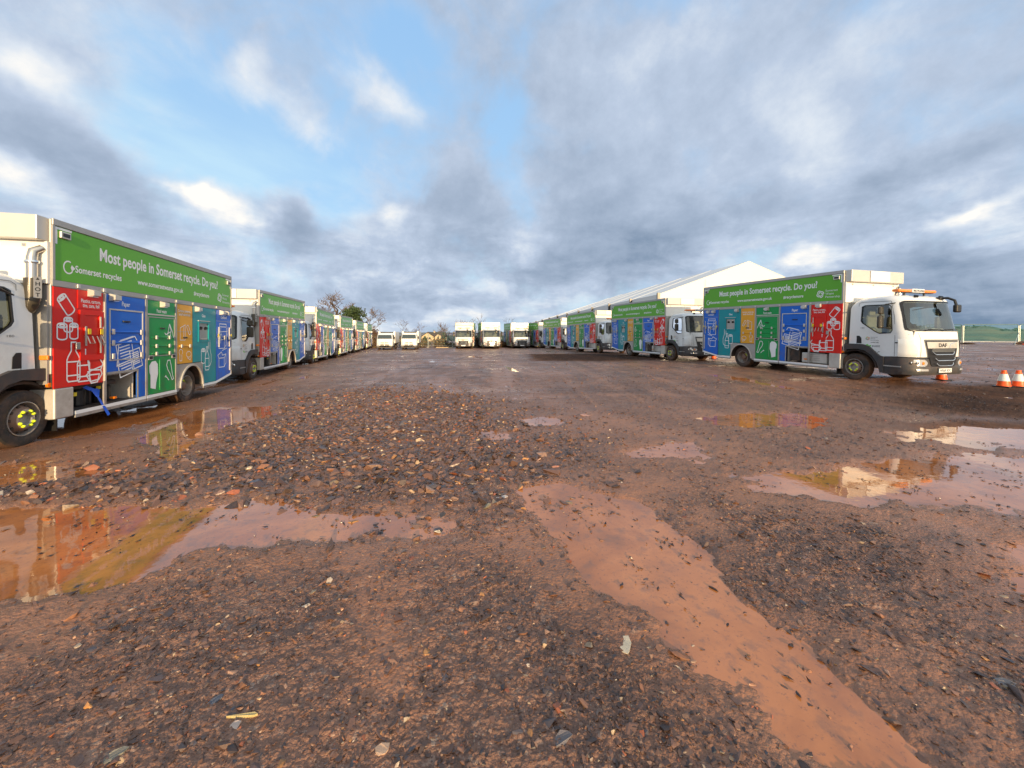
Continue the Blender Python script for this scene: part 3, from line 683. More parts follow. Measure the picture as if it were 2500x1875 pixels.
    A = dens(ring(0)); B = [(x*.962, 1.91+(z-1.91)*.93) for x, z in A]; n = len(A)
    q.add([scr(x, z, .003) for x, z in A]+[scr(x, z, .004) for x, z in B], [(i, (i+1) % n, n+(i+1) % n, n+i) for i in range(n)], 'black_plastic')
    q.build('screen_seal', cab)
    q = MB()
    for x0, x1 in ((-.62, .02), (.04, .72)): q.tube([scr(x0, 1.50, .03), scr(x0+.12, 1.545, .035), scr(x1, 1.555, .03)], .010, 'black_plastic', 6)
    q.build('wiper', cab)
    # grille and badge
    q = MB(); fpatch(q, [(1.26, -.70, .70), (1.2, -.69, .69), (1.05, -.66, .66), (.90, -.62, .62), (.78, -.585, .585)], 'text_grey', .008, nx=20, th=.02)
    fpatch(q, [(1.235, -.675, .675), (1.05, -.635, .635), (.90, -.595, .595), (.75, -.555, .555)], 'black_plastic', .0095, nx=20)
    ftube(q, [(-.70, 1.262), (-.6, 1.262), (-.4, 1.262), (.4, 1.262), (.6, 1.262), (.70, 1.262)], .008, 'black_plastic', .01)
    lowr = [(.78, -.57, .57), (.70, -.55, .55), (.60, -.51, .51), (.53, -.45, .45), (.485, -.37, .37), (.465, -.27, .27)]
    vs = []
    for z, a, b in lowr:
        for i in range(13): x = a+(b-a)*i/12; vs.append((x, -1.775+pull(x/1.1)-.004, z))
    q.add(vs, [(r*13+i, r*13+i+1, (r+1)*13+i+1, (r+1)*13+i) for r in range(5) for i in range(12)], 'black_plastic')
    for z in (1.0, .97, .94): q.box(-.47, .47, -1.765, -1.74, z, z+.012, 'text_grey')
    g = q.build('grille', truck)
    q = MB()
    for z, hw_, yb in ((.86, .44, -1.765), (.70, .41, -1.80), (.56, .35, -1.80)):
        q.tube([(-hw_, yb, z+.075), (-hw_+.03, yb-.012, z+.03), (-hw_+.10, yb-.02, z), (hw_-.10, yb-.02, z), (hw_-.03, yb-.012, z+.03), (hw_, yb, z+.075)], .012, 'chrome', 8)
    q.build('grille_bar', g)
    q = MB(); fpatch(q, [(1.205, -.645, .645), (1.03, -.61, .61)], 'pale_aluminium', .026, nx=20, th=.02)
    put_text(q, 'DAF', lambda x, z: (x, front_y(x, z)-.0285, z), -.02, 1.068, .34, .135, 'text_black', 0.035, 'c')
    ribbon(q, [(.26, 1.045), (.32, 1.15), (.52, 1.19)], .02, lambda x, z: (x, front_y(x, z)-.0285, z), 'chrome')
    q.build('badge_plate', g)
    # roof light bar
    q = MB(); q.box(-.80, -.26, -1.17, -.99, 2.605, 2.685, 'orange_lens', c=.03); q.box(.26, .80, -1.17, -.99, 2.605, 2.685, 'orange_lens', c=.03)
    q.box(-.255, .255, -1.18, -.98, 2.60, 2.70, 'white_vinyl', c=.01); q.box(-.72, .72, -1.13, -1.03, 2.585, 2.60, 'black_plastic')
    put_text(q, 'RECYCLING', lambda x, z: (x, -1.1915, z), 0, 2.617, .46, .085, 'text_black', 0.03, 'c')
    for x in (-.42, .42): q.tube([(x, -1.08, 2.49), (x, -1.08, 2.59)], .03, 'black_plastic', 8); q.box(x-.09, x+.09, -1.14, -1.02, 2.492, 2.515, 'chrome')
    q.build('light_bar', truck)
    # kerb mirror on the near side of the roof front
    q = MB(); q.tube([(.44, -1.42, 2.43), (.50, -1.56, 2.43), (.55, -1.68, 2.36), (.56, -1.72, 2.20)], .032, 'black_plastic', 8)
    q.box(.46, .68, -1.78, -1.68, 2.02, 2.24, 'black_plastic', c=.035); q.box(.36, .52, -1.48, -1.36, 2.38, 2.46, 'black_plastic', c=.02)
    q.build('kerb_mirror', truck)
    # bumper
    q = MB(); pr = [(-1.02, .36), (-1.02, .755), (-1.20, .762), (-1.72, .77), (-1.76, .74), (-1.765, .55), (-1.79, .52), (-1.80, .40), (-1.77, .31), (-1.6, .28), (-1.1, .30)]
    us = [-u for u in US[::-1]]+US[1:]; n = len(pr); vs = []
    for u in us:
        for y, z in pr: vs.append((u*1.11, y+pull(u)*max(0, min(1, (-y-1.0)/.5)), z))
    q.add(vs, [(i*n+j, (i+1)*n+j, (i+1)*n+(j+1) % n, i*n+(j+1) % n) for i in range(len(us)-1) for j in range(n)]+[tuple(range(n)), tuple((len(us)-1)*n+j for j in range(n-1, -1, -1))], 'charcoal_plastic')
    q.build('bumper', truck, smooth=35)
    for s_ in (-1, 1):
        q = MB(); q.prism([(.02, 1.05), (-.05, 1.10), (-.50, 1.10), (-.68, 1.04), (-.86, .86), (-.96, .78), (-1.05, .77), (-1.05, .33), (-.97, .31), (-.93, .45), (-.88, .60), (-.76, .78), (-.58, .91), (-.38, .955), (-.15, .93), (.02, .90)], 'x', s_*.74, s_*1.135, 'charcoal_plastic')
        q.prism([(-1.02, .50), (-1.45, .50), (-1.45, .53), (-1.02, .53)], 'x', s_*1.112, s_*1.125, 'aluminium')
        q.prism(arc(-.29, .40, .56, .53, 178, -5, 16)+arc(-.29, .40, .52, .49, -5, 178, 16), 'x', s_*.72, s_*1.05, 'underframe')
        q.build('mudguard', truck, smooth=35)
        q = MB(); q.tube([(s_*1.13, .0, .84), (s_*1.16, .0, .84)], .035, 'orange_lens', 12); q.build('side_marker', truck)
    # plate
    q = MB(); q.box(-.26, .26, -1.818, -1.806, .375, .485, 'white_vinyl'); q.box(-.275, .275, -1.805, -1.795, .365, .495, 'black_plastic')
    return q.build('number_plate', truck)
def plate_text(plate, txt):
    q = MB(); q.v = [tuple(v.co) for v in plate.data.vertices]; q.f = [tuple(p.vertices) for p in plate.data.polygons]; q.mi = [p.material_index for p in plate.data.polygons]; q.mats = ['white_vinyl', 'black_plastic']
    put_text(q, txt, lambda x, z: (x, -1.8195, z), 0, .392, .47, .105, 'text_black', 0.02, 'c')
    plate.data = q.mesh('number_plate')

def make_wheels(truck):
    R0 = .405
    for kind, y in (('front', -.28), ('rear', 3.72)):
        for s_ in (-1, 1):
            T = Matrix.Translation((s_*1.07, y, R0-.008)) @ (Matrix.Rotation(pi, 4, 'Z') if s_ < 0 else Matrix.Identity(4))
            m = MB()
            side = [(.235, -.015), (.26, .0), (.33, .008), (.375, -.002), (.392, -.02)]
            tread = [(.392, -.02), (.40, -.03), (.405, -.045), (.405, -.10), (.395, -.104), (.395, -.112), (.405, -.116), (.405, -.15), (.395, -.154), (.395, -.162), (.405, -.166), (.405, -.205), (.392, -.225)]
            back = [(.392, -.225), (.33, -.245), (.24, -.225)]
            for dx in ((0,) if kind == 'front' else (0, -.29)):
                T2 = T @ Matrix.Translation((dx, 0, 0)); m.lathe(side, 'rubber', 48, T2); m.lathe(tread, 'muddy_tread', 48, T2); m.lathe(back, 'rubber', 48, T2)
            wh = m.build(kind+'_wheel', truck, smooth=30)
            m = MB(); m.lathe([(.24, -.018), (.243, .004), (.232, .006), (.225, -.02), (.215, -.05), (.205, -.12 if kind == 'front' else -.16)], 'rim_paint', 40, T)
            if kind == 'front':
                prof = [(.205, -.09), (.19, -.05), (.155, .005), (.14, .015), (.135, .02)]
                m.lathe(prof, 'rim_dull', 40, T); m.lathe([(.135, .02), (.125, .024), (.095, .024), (.088, .018), (.085, -.03), (0, -.03)], 'rim_paint', 32, T)
                for k in range(10):
                    a_ = 2*pi*k/10; c_ = (.0-.018, .178*cos(a_), .178*sin(a_)); m.tube([(c_[0]-.02, c_[1], c_[2]), (c_[0]+.004, c_[1], c_[2])], .018, 'underframe', 8, T)
            else:
                m.lathe([(.205, -.16), (.17, -.15), (.14, -.14), (.11, -.12), (.09, -.05), (.07, -.04), (0, -.04)], 'rim_dull', 32, T)
                for k in range(8): a_ = 2*pi*k/8; m.tube([(-.14, .13*cos(a_), .13*sin(a_)), (-.11, .13*cos(a_), .13*sin(a_))], .014, 'steel', 6, T)
            m.build('rim', wh, smooth=35)
            m = MB(); N = 4
            for k in range(N):
                for d in (-.28, .28):
                    a_ = 2*pi*k/N+pi/4+d; x0 = .024 if kind == 'front' else -.11; rr = .112 if kind == 'front' else .13
                    if kind == 'rear' and k > 0: continue
                    m.lathe([(0, .034), (.012, .030), (.021, .014), (.021, 0)], 'fluoro_yellow', 10, T @ Matrix.Translation((x0, rr*cos(a_), rr*sin(a_))))
                    if d > 0: m.box(x0+.002, x0+.01, -.03, .03, -.008, .008, 'fluoro_yellow', T @ Matrix.Rotation(a_-d, 4, 'X') @ Matrix.Translation((0, rr*1.02, 0)) @ Matrix.Rotation(pi/2, 4, 'X'))
            m.build('nut_indicators', wh)
def make_truck():
    t = thing('recycling_truck', 'recycling lorry', 'lorry')
    m = MB(); m.box(-1.174, 1.174, .0, 5.75, 1.0, 3.34, 'aluminium', c=.01); m.box(-1.174, 1.174, 2.10, 3.07, .40, .998, 'underframe'); m.box(-1.174, 1.174, 4.25, 5.60, .45, .998, 'underframe')
    m.box(-1.15, -1.02, -.03, -.001, .85, 2.34, 'aluminium'); m.box(1.02, 1.15, -.03, -.001, .85, 2.34, 'aluminium')  # front strips in the darker aluminium, the cab's shadow put into their colour
    m.box(-1.17, 1.17, 5.751, 5.79, .62, 3.33, 'pale_aluminium'); m.box(-1.174, 1.174, .02, .96, .80, .998, 'underframe')
    m.build('body', t)
    q = MB(); q.box(-1.17, 1.17, -.05, -.0015, 2.36, 2.985, 'white_board'); 
    for x in (-.9, 0, .9): q.box(x-.02, x+.02, -.065, -.051, 2.90, 2.94, 'steel')
    q.build('front_board', t)
    q = MB(); q.box(-1.15, 1.15, -.19, -.0012, 2.99, 3.345, 'pale_aluminium', c=.012); q.box(-.36, .50, -.202, -.1915, 3.01, 3.33, 'white_board')
    for x in (-.37, .505): q.box(x-.006, x+.006, -.196, -.1905, 3.0, 3.335, 'text_grey')
    put_text(q, 'ROMAQUIP', lambda x, z: (x, -.2035, z), .07, 3.19, .62, .11, 'white_vinyl', 0.02, 'c', shear=.2); put_text(q, 'RECYCLING', lambda x, z: (x, -.2035, z), .07, 3.05, .56, .10, 'white_vinyl', 0.02, 'c', shear=.2)
    q.build('hood_box', t)
    q = MB(); q.box(-.42, -.34, -1.3, 5.5, .55, .78, 'underframe'); q.box(.34, .42, -1.3, 5.5, .55, .78, 'underframe'); q.tube([(-.95, 3.72, .41), (.95, 3.72, .41)], .09, 'underframe', 10); q.tube([(-.95, -.28, .41), (.95, -.28, .41)], .06, 'underframe', 10)
    q.tube([(0, 3.50, .41), (0, 3.94, .41)], .19, 'underframe', 12); q.box(-.6, .6, -1.2, -.1, .45, 1.04, 'underframe'); q.box(-.9, .9, .1, .9, .85, .99, 'underframe'); q.box(-1.0, 1.0, 5.5, 5.6, .36, .46, 'underframe')
    q.build('chassis', t)
    side_panels(t, -1); side_panels(t, 1)
    make_cab(t); make_wheels(t)
    # exhaust stack on the near side, with its HOT sign
    q = MB(); q.tube([(.98, -.12, 1.95), (1.03, -.13, 2.02), (1.05, -.13, 2.12), (1.05, -.13, 2.42)], [.075, .09, .09, .085], 'mirror_housing', 12)
    q.tube([(1.05, -.13, 2.42), (1.05, -.13, 2.72), (1.06, -.12, 2.82), (1.12, -.06, 2.88)], [.06, .06, .058, .05], 'steel', 12)
    q.lathe([(.074, -.02), (.08, 0), (.074, .02)], 'chrome', 14, Matrix.Translation((1.05, -.13, 2.66)) @ Matrix.Rotation(radians(90), 4, 'Y'))
    e = q.build('exhaust_stack', t, smooth=40)
    q = MB(); T = Matrix.Translation((1.135, -.16, 0)) @ Matrix.Rotation(radians(-25), 4, 'Z'); q.box(0, .006, -.042, .045, 2.13, 2.44, 'aluminium', T)
    def hf(x, z): return tuple(T @ Vector((.0075, x, z)))
    for i, ch in enumerate('HOT'): put_text(q, ch, hf, 0, 2.31-i*.08, None, .078, 'text_black', 0.02, 'c')
    q.add([hf(0, 2.43), hf(-.02, 2.395), hf(.02, 2.395)], [(0, 1, 2)], 'text_black'); q.build('warning_sign', e)
    for s_ in (-1, 1): q = MB(); q.box(s_*1.08, s_*1.19, -.075, -.035, 1.22, 1.29, 'orange_lens', c=.012); q.build('side_repeater', t)
    for s_ in (-1, 1): q = MB(); q.box(s_*.80, s_*1.12, .16, .18, .12, .60, 'black_plastic'); q.build('mudflap', t)
    return t

# ------------------------------------------------------------------ terrain
def tps_fit(P):
    P = np.array(P, float); xy = P[:, :2]; n = len(P); d = np.hypot(xy[:, None, 0]-xy[None, :, 0], xy[:, None, 1]-xy[None, :, 1])
    K = np.where(d > 0, d*d*np.log(d+1e-9), 0)+np.eye(n)*2.0
    A = np.zeros((n+3, n+3)); A[:n, :n] = K; A[:n, n] = 1; A[:n, n+1:] = xy; A[n, :n] = 1; A[n+1:, :n] = xy.T
    return xy, np.linalg.solve(A, np.concatenate([P[:, 2], [0, 0, 0]]))
# place, heading and slope of each lorry: (x, y, z at the body front, yaw, pitch, side seen)
RIGHT = [(10.187, 12.028, .152, 16.0, .80), (8.29, 21.05, .08, 14.93, -.16), (6.56, 30.52, -.06, 14.54, -1.3), (5.13, 40.79, -.27, 14.05, -.37), (3.38, 49.96, -.52, 14.67, 0)]
LEFT = [(-6.908, 5.816, -.088, 13.52, -.92), (-9.54, 14.7, -.21, 12.8, -.04), (-11.64, 23.14, -.32, 14.8, -1.0), (-13.61, 30.88, -.5, 13.3, .1), (-16.02, 39.98, -.62, 13.25, -.39), (-18.38, 49.38, -.74, 14.01, -.16)]
FAR = [(-6.21, 50.8, -.59, 3.0), (-2.75, 50.0, -.56, 9.0), (1.0, 51.5, -.58, 10.0)]
ctrl = []
for rows, off in ((RIGHT, 1.175), (LEFT, -1.175)):
    for (x, y, z, yaw, pit) in rows:
        a = radians(yaw)
        for ly in (-.35, 3.62):
            for lx in (off*.4, off*1.8): ctrl.append((x+lx*cos(a)-ly*sin(a), y+lx*sin(a)+ly*cos(a), z+ly*math.tan(radians(pit))))
for (x, y, z, yaw) in FAR: ctrl.append((x, y, z))
ctrl += [(-15.4, 47, -.62), (-12.5, 47, -.6), (-25, 60, -.85), (0, 62, -.8), (14, 60, -.5), (30, 55, .1), (50, 42, .40), (40, 30, .38), (25, 20, .28), (60, 20, .4), (14.3, 11.3, .10), (-30, 20, -.3), (-30, 40, -.7)]
for x, y in ((0, 0), (0, 1.5), (-3, 2), (3, 2), (-3, 3.5), (3, 3.5), (0, 5), (-3, 5.5), (3, 5.5), (5.5, 5), (0, 7.5), (6, 6.5), (5, 2), (-5, 2), (0, -3), (-6, -3), (6, -3)): ctrl.append((x, y, 0))
ctrl += [(-4.5, 7.5, -.05), (-5.5, 6.5, -.07), (0, 12, -.04), (0, 20, -.16), (-3, 30, -.32), (-2, 40, -.46)]
TXY, TW = tps_fit(ctrl)
def base_h(x, y):
    x = np.asarray(x, float); y = np.asarray(y, float)
    r = np.hypot(x, y-30); k = np.minimum(1.0, 62/np.maximum(r, 1)); xx = x*k; yy = 30+(y-30)*k     # constant beyond the yard
    out = TW[-3]+TW[-2]*xx+TW[-1]*yy
    for i in range(len(TXY)):
        d2 = (xx-TXY[i, 0])**2+(yy-TXY[i, 1])**2; out = out+TW[i]*0.5*d2*np.log(d2+1e-12)
    return out
_rng = np.random.RandomState(11); _perm = _rng.permutation(512); _perm = np.concatenate([_perm, _perm]); _ang = _rng.rand(512)*2*np.pi
def pn(x, y, seed=0):
    xi = np.floor(x).astype(np.int64); yi = np.floor(y).astype(np.int64); fx = x-xi; fy = y-yi
    u = fx*fx*fx*(fx*(fx*6-15)+10); v = fy*fy*fy*(fy*(fy*6-15)+10)
    def g(ix, iy, dx, dy):
        a = _ang[_perm[(_perm[(ix+seed*37) & 511]+iy) & 511]]; return np.cos(a)*dx+np.sin(a)*dy
    a = g(xi, yi, fx, fy); b = g(xi+1, yi, fx-1, fy); c = g(xi, yi+1, fx, fy-1); d = g(xi+1, yi+1, fx-1, fy-1)
    return 1.45*((a+(b-a)*u)+((c+(d-c)*u)-(a+(b-a)*u))*v)
def fbm(x, y, f, o=4, seed=0, g=.5):
    s_ = 0; a = 1; t_ = 0
    for k in range(o): s_ = s_+a*pn(x*f+k*13.7, y*f-k*7.1, seed+k); t_ += a; a *= g; f *= 2.03
    return s_/t_
POLY = {'pud':[[(-4.76,3.38),(-3.99,3.42),(-3.4,3.49),(-2.87,3.35),(-2.6,3.56),(-2.02,3.48),(-1.6,3.36),(-1.23,3.32),(-0.74,3.35),(-0.41,3.28),(-0.26,3.12),(-0.4,2.96),(-0.89,2.81),(-1.4,2.87),(-1.8,2.88),(-2.09,2.86),(-2.24,2.68),(-2.39,2.45),(-2.6,2.33),(-2.83,2.24),(-3.1,2.19)],
 [(-5.58,5.84),(-6.77,7.55),(-6.48,8.42),(-5.25,8.44),(-4.55,7.46),(-4.88,6.71),(-4.53,5.57),(-4.15,4.79),(-4.23,4.68),(-4.73,5.36)],
 [(-6.39,4.62),(-5.93,4.71),(-5.17,4.57),(-4.51,4.36),(-4.82,4.14),(-4.94,3.92),(-5.29,3.82)],
 [(0.09,3.85),(0.14,3.29),(0.39,2.79),(0.62,2.31),(0.81,1.89),(0.96,1.62),(0.99,1.34),(1.51,1.35),(1.51,1.55),(1.54,1.73),(1.47,1.97),(1.36,2.31),(1.32,2.75),(1.28,3.09),(1.18,3.46),(0.92,3.76),(0.63,3.96)],
 [(2.59,4.2),(2.93,4.46),(3.43,4.37),(4.18,4.54),(5.26,4.97),(5.73,4.88),(7.13,4.99),(4.66,3.25),(4.19,3.49),(3.54,3.51),(3.03,3.57),(2.64,3.71),(2.54,3.92)],
 [(6.21,6.15),(7.06,6.37),(8.7,6.1),(7.48,5.24),(6.32,5.53),(5.95,5.74)],
 [(1.72,5.24),(2.58,5.54),(2.67,5.15),(2.24,4.69),(1.82,4.78),(1.54,5)],
 [(3.48,7.07),(4.28,7.36),(5.59,7.46),(5.71,6.97),(4.95,6.59),(3.83,6.58)],
 [(-0.44,6.05),(-0.06,6.05),(0.03,5.68),(-0.29,5.51),(-0.48,5.76)],
 [(0.23,7.03),(0.75,7.04),(0.84,6.6),(0.34,6.42)],
 [(3.56,2.86),(4.28,2.98),(3.19,2.22),(3.09,2.36)],
 [(-10.08,7.13),(-8.59,7.33),(-8.14,8.39),(-7.8,8.91),(-6.7,7.75),(-6.69,6.54),(-7.15,5.99),(-7.98,5.64)]],
'mud':[[(-1.47,2.84),(-1.05,2.84),(-0.74,2.42),(-0.52,1.96),(-0.45,1.65),(-0.61,1.65),(-0.78,1.99),(-1.01,2.38)],
 [(-3.03,2.19),(-2.6,2.33),(-2.31,2.63),(-2.2,2.3),(-2.17,1.86),(-2.28,1.64)],
 [(3.04,2.86),(4.37,3.05),(2.54,1.76),(2.47,1.97),(2.64,2.36)],
 [(-0.41,3.02),(0.18,3.37),(0.54,2.51),(0.8,1.87),(0.53,1.97),(0.14,2.51)],
 [(0,4.01),(1.16,4.38),(2.03,4.26),(1.19,2.85),(0.54,3.37)],
 [(-6.83,5.88),(-6.45,7.36),(-5.16,6.7),(-4.31,4.92),(-5.35,4.6)],
 [(0.93,8.79),(2.85,5.99),(3.55,5.16),(2.46,5.15),(1.38,6.49)],
 [(2.14,4.03),(3.13,3.47),(4.41,3.32),(3.74,2.81),(2.86,3.17),(1.98,3.38)]],
'rub':[[(-5.75,4.06),(-5.11,4.2),(-4.53,4.33),(-4.04,4.61),(-4.49,5.67),(-4.94,7.2),(-5.09,9.86),(-4.37,11.86),(-1.9,10.63),(-0.45,8.52),(0.22,6.77),(0.62,5.32),(0.69,4.65),(0.23,4.24),(-0.08,3.9),(-0.22,3.46),(-0.92,3.48),(-1.65,3.48),(-2.49,3.62),(-3.41,3.58),(-4.87,3.43)]],
'dark':[[(8.22,8.65),(11.09,10.51),(16.23,11.4),(9.61,6.74),(8.55,7.04),(7.99,7.56)],
 [(6.3,6.28),(7.91,6.81),(9.4,6.59),(8.63,6.05),(6.97,6.28)],
 [(1.33,31.4),(7.43,28.2),(8.69,21.16),(4.95,20.44),(1.2,22.78)],
 [(2.55,3.38),(2.8,3.1),(2.97,2.66),(2.95,2.21),(2.7,1.87),(2.4,1.87),(2.38,2.35),(2.28,2.86)],
 [(0.6,2.24),(0.74,1.87),(0.83,1.55),(0.87,1.34),(0.37,1.34),(0.27,1.65),(0.23,2.14)],
 [(1.34,2.8),(1.61,2.51),(1.73,2.03),(1.78,1.66),(1.74,1.35),(1.59,1.35),(1.56,1.62),(1.52,2.02),(1.34,2.51)]]}
POLY['shal'] = [POLY['pud'][3], [(-1.25, 3.9), (.2, 3.7), (.2, 2.6), (-1.25, 2.6)], POLY['pud'][10], POLY['pud'][6]]
def sdf(poly, x, y):
    """signed distance, positive inside"""
    d = np.full(x.shape, 1e9); ins = np.zeros(x.shape, bool); n = len(poly)
    for i in range(n):
        ax, ay = poly[i]; bx_, by_ = poly[(i+1) % n]; ex, ey = bx_-ax, by_-ay; px_, py_ = x-ax, y-ay
        t_ = np.clip((px_*ex+py_*ey)/(ex*ex+ey*ey), 0, 1); d = np.minimum(d, (px_-ex*t_)**2+(py_-ey*t_)**2)
        ins ^= ((ay > y) != (by_ > y)) & (x < (bx_-ax)*(y-ay)/((by_-ay) if by_ != ay else 1e-9)+ax)
    return np.where(ins, 1, -1)*np.sqrt(d)
def ss(x, a, b): t_ = np.clip((x-a)/(b-a), 0, 1); return t_*t_*(3-2*t_)
def fields(x, y):
    """pud, mud, rub, dark in 0..1 at ground points"""
    r = np.hypot(x, y); sc = np.clip(r/6, .5, 3)
    wx = x+.20*sc*fbm(x, y, 1.3, 4, 3)+.03*fbm(x, y, 9, 2, 5); wy = y+.20*sc*fbm(x, y, 1.3, 4, 9)+.03*fbm(x, y, 9, 2, 6)
    res = {}
    near = r < 34
    for key, soft in (('pud', .16), ('mud', .30), ('rub', .42), ('dark', .7), ('shal', .25)):
        f = np.full(x.shape, -1e3); xn = wx[near]; yn = wy[near]; fn = np.full(xn.shape, -1e3)
        for p in POLY[key]:
            rad = max(np.hypot(q[0], q[1]) for q in p); s_ = soft*np.clip(rad/5, .5, 3); fn = np.maximum(fn, sdf(p, xn, yn)/s_)
        f[near] = fn; res[key] = f
    pud = ss(res['pud']+1.2*fbm(x, y, 2.4, 5, 61, .62), -.75, 1.0)
    pud = pud*(1-.58*ss(res['shal']+1.3*fbm(x, y, 1.9, 4, 63), -1, 1))
    # shallow films and wheel-track streaks over the middle of the yard
    a = radians(14); ux = x*cos(a)+y*sin(a); uy = -x*sin(a)+y*cos(a)
    st = fbm(ux*1.0, uy*.28, .55, 5, 21)+.5*fbm(ux, uy*.12, 2.1, 3, 27)
    mid = ss(r, 7, 12)
    film = ss(st, .34, .62)*mid*.50
    rub = ss(res['rub']+1.0*fbm(x, y, 1.9, 4, 65), -1.0, 1.3)
    pud = np.maximum(pud, film*(1-rub))
    mud = np.maximum(ss(res['mud'], -1, 1), ss(fbm(x, y, .9, 4, 31), .10, .45)*.8)
    mud = np.maximum(mud, ss(st, -.05, .3)*mid*.8)
    dark = np.maximum(ss(res['dark'], -1, .8), ss(fbm(x, y, .35, 4, 41), .22, .5)*.5*mid)
    dark = dark*(.35+.65*ss(r, 4.5, 6.5))
    mud = np.maximum(mud, ss(pud, .02, .30)); mud = np.maximum(mud, ss(res['pud']+1.5*fbm(x, y, 2.1, 4, 67), -3.6, .2)*.75)
    return pud, mud*(1-rub), rub*(1-pud*.6), dark
def ground_h(x, y, F=None, fine=True):
    pud, mud, rub, dark = F if F is not None else fields(x, y)
    r = np.hypot(x, y); nr = np.clip(1-r/60, 0, 1)
    h = .014+.012*fbm(x, y, .8, 3, 50)+.010*fbm(x, y, 3.1, 3, 51)
    rough = (1-mud*.70)*(.45+.55*(1-pud))
    lump = fbm(x, y, 9, 4, 53, .6); h = h+lump*.017*rough
    if fine: h = h+.003*fbm(x, y, 45, 3, 55, .6)*rough*ss(r, 14, 6)
    h = h+rub*.006-pud*.052
    # crumbs of mud and leaf standing out of the shallow water
    h = h+pud*ss(fbm(x, y, 6.5, 4, 57, .6), .26, .62)*.056*ss(r, 12, 7)
    return base_h(x, y)+h
def grid_mesh(name, xs, ys, zs, nc, wrap=False):
    n = len(xs); nr_ = n//nc; me = bpy.data.meshes.new(name); me.vertices.add(n); me.vertices.foreach_set('co', np.stack([xs, ys, zs], 1).astype(np.float32).ravel())
    i = np.arange(nr_-1)[:, None]*nc; j = np.arange(nc if wrap else nc-1)[None, :]; k = (j+1) % nc
    q = np.stack([i+j, i+k, i+nc+k, i+nc+j], -1).reshape(-1, 4); m_ = len(q)
    me.loops.add(m_*4); me.loops.foreach_set('vertex_index', q.ravel().astype(np.int32)); me.polygons.add(m_)
    me.polygons.foreach_set('loop_start', (np.arange(m_)*4).astype(np.int32)); me.polygons.foreach_set('loop_total', np.full(m_, 4, np.int32)); me.polygons.foreach_set('use_smooth', np.ones(m_, bool))
    me.update(calc_edges=True); return me
def obj(name, me, mat=None, parent=None):
    o = bpy.data.objects.new(name, me); C.objects.link(o)
    if mat: me.materials.append(MATS[mat])
    if parent is not None: o.parent = parent
    return o
phi = np.concatenate([np.linspace(-60, 60, 1150), np.linspace(60, 300, 90)[1:-1]])*pi/180
inv = np.linspace(1/1.05, 1/34, 640); rr = np.concatenate([[.02, .5, .8], 1/inv, np.geomspace(34, 150, 90)[1:], np.geomspace(150, 6000, 16)[1:]])
RR, PH = np.meshgrid(rr, phi, indexing='ij'); gx = (RR*np.sin(PH)).ravel(); gy = (RR*np.cos(PH)).ravel()
FF = fields(gx, gy)
gz = ground_h(gx, gy, FF)
far = ss(np.hypot(gx, gy), 90, 400); gz = gz*(1-far)+far*(-9.0)      # the site stands on a rise
me = grid_mesh('ground', gx, gy, gz, len(phi), wrap=True)
for nm, arr in zip(('pud', 'mud', 'rub', 'dark'), FF):
    at = me.attributes.new(nm, 'FLOAT', 'POINT'); at.data.foreach_set('value', arr.astype(np.float32))
# ground material: crushed stone, brown mud and black planings
m = bpy.data.materials.new('wet_ground'); m.use_nodes = True; t = NT(m.node_tree); b = m.node_tree.nodes['Principled BSDF']; MATS['wet_ground'] = m
def attr(t, n): return t.node('ShaderNodeAttribute', attribute_name=n).outputs['Fac']
oc = t.node('ShaderNodeTexCoord').outputs['Object']
flat = t.node('ShaderNodeVectorMath', {0: oc, 1: (1, 1, 1)}, operation='MULTIPLY').outputs[0]
mud, drk, rub, pud = attr(t, 'mud'), attr(t, 'dark'), attr(t, 'rub'), attr(t, 'pud')
v1 = t.node('ShaderNodeTexVoronoi', {'Vector': flat, 'Scale': 55.0}); v2 = t.node('ShaderNodeTexVoronoi', {'Vector': flat, 'Scale': 150.0}); v3 = t.node('ShaderNodeTexVoronoi', {'Vector': flat, 'Scale': 17.0})
def hue(v): return t.node('ShaderNodeSeparateColor', {0: v.outputs['Color']}).outputs[0]
pal = [(0, (.045, .032, .029)), (.18, (.105, .062, .046)), (.42, (.19, .10, .066)), (.62, (.145, .085, .062)), (.78, (.24, .125, .080)), (.9, (.30, .18, .13)), (.96, (.42, .32, .25)), (.985, (.55, .46, .36))]
c1 = t.ramp(hue(v1), pal, 'CONSTANT'); c2 = t.ramp(hue(v2), pal, 'CONSTANT'); c3 = t.ramp(hue(v3), pal, 'CONSTANT')
n1 = t.noise(flat, 2.2, 8, .65); n2 = t.noise(flat, 26, 6, .65); n3 = t.noise(flat, .35, 5, .6)
grav = t.mix(.5, c1, c2); grav = t.mix(t.mrange(n2.outputs[0], .45, .6, 0, .45), grav, c3)
grav = t.mix(t.mrange(n1.outputs[0], .35, .65, .15, .6), grav, (.27, .128, .072))
mudc = t.mix(n1.outputs[0], (.34, .140, .062), (.44, .195, .095))
mudc = t.mix(t.mrange(n2.outputs[0], .52, .66, 0, .5), mudc, (.19, .085, .050))
mk = t.math('MULTIPLY', mud, t.mrange(n2.outputs[0], .30, .62, 1.0, .55))
col = t.mix(mk, grav, mudc)
n4 = t.noise(flat, 1.1, 6, .65)
col = t.mix(t.mrange(n3.outputs[0], .35, .65, 0, .3), col, (.25, .125, .075))
n6 = t.noise(t.node('ShaderNodeMapping', {0: flat, 2: (0, 0, radians(-15)), 3: (2.6, .07, 1)}).outputs[0], 1.0, 5, .6)
lenr = t.mrange(t.node('ShaderNodeVectorMath', {0: flat}, operation='LENGTH').outputs['Value'], 5, 11)
col = t.mix(t.math('MULTIPLY', lenr, t.mrange(n6.outputs[0], .50, .66, 0, .26)), col, (.10, .055, .040))
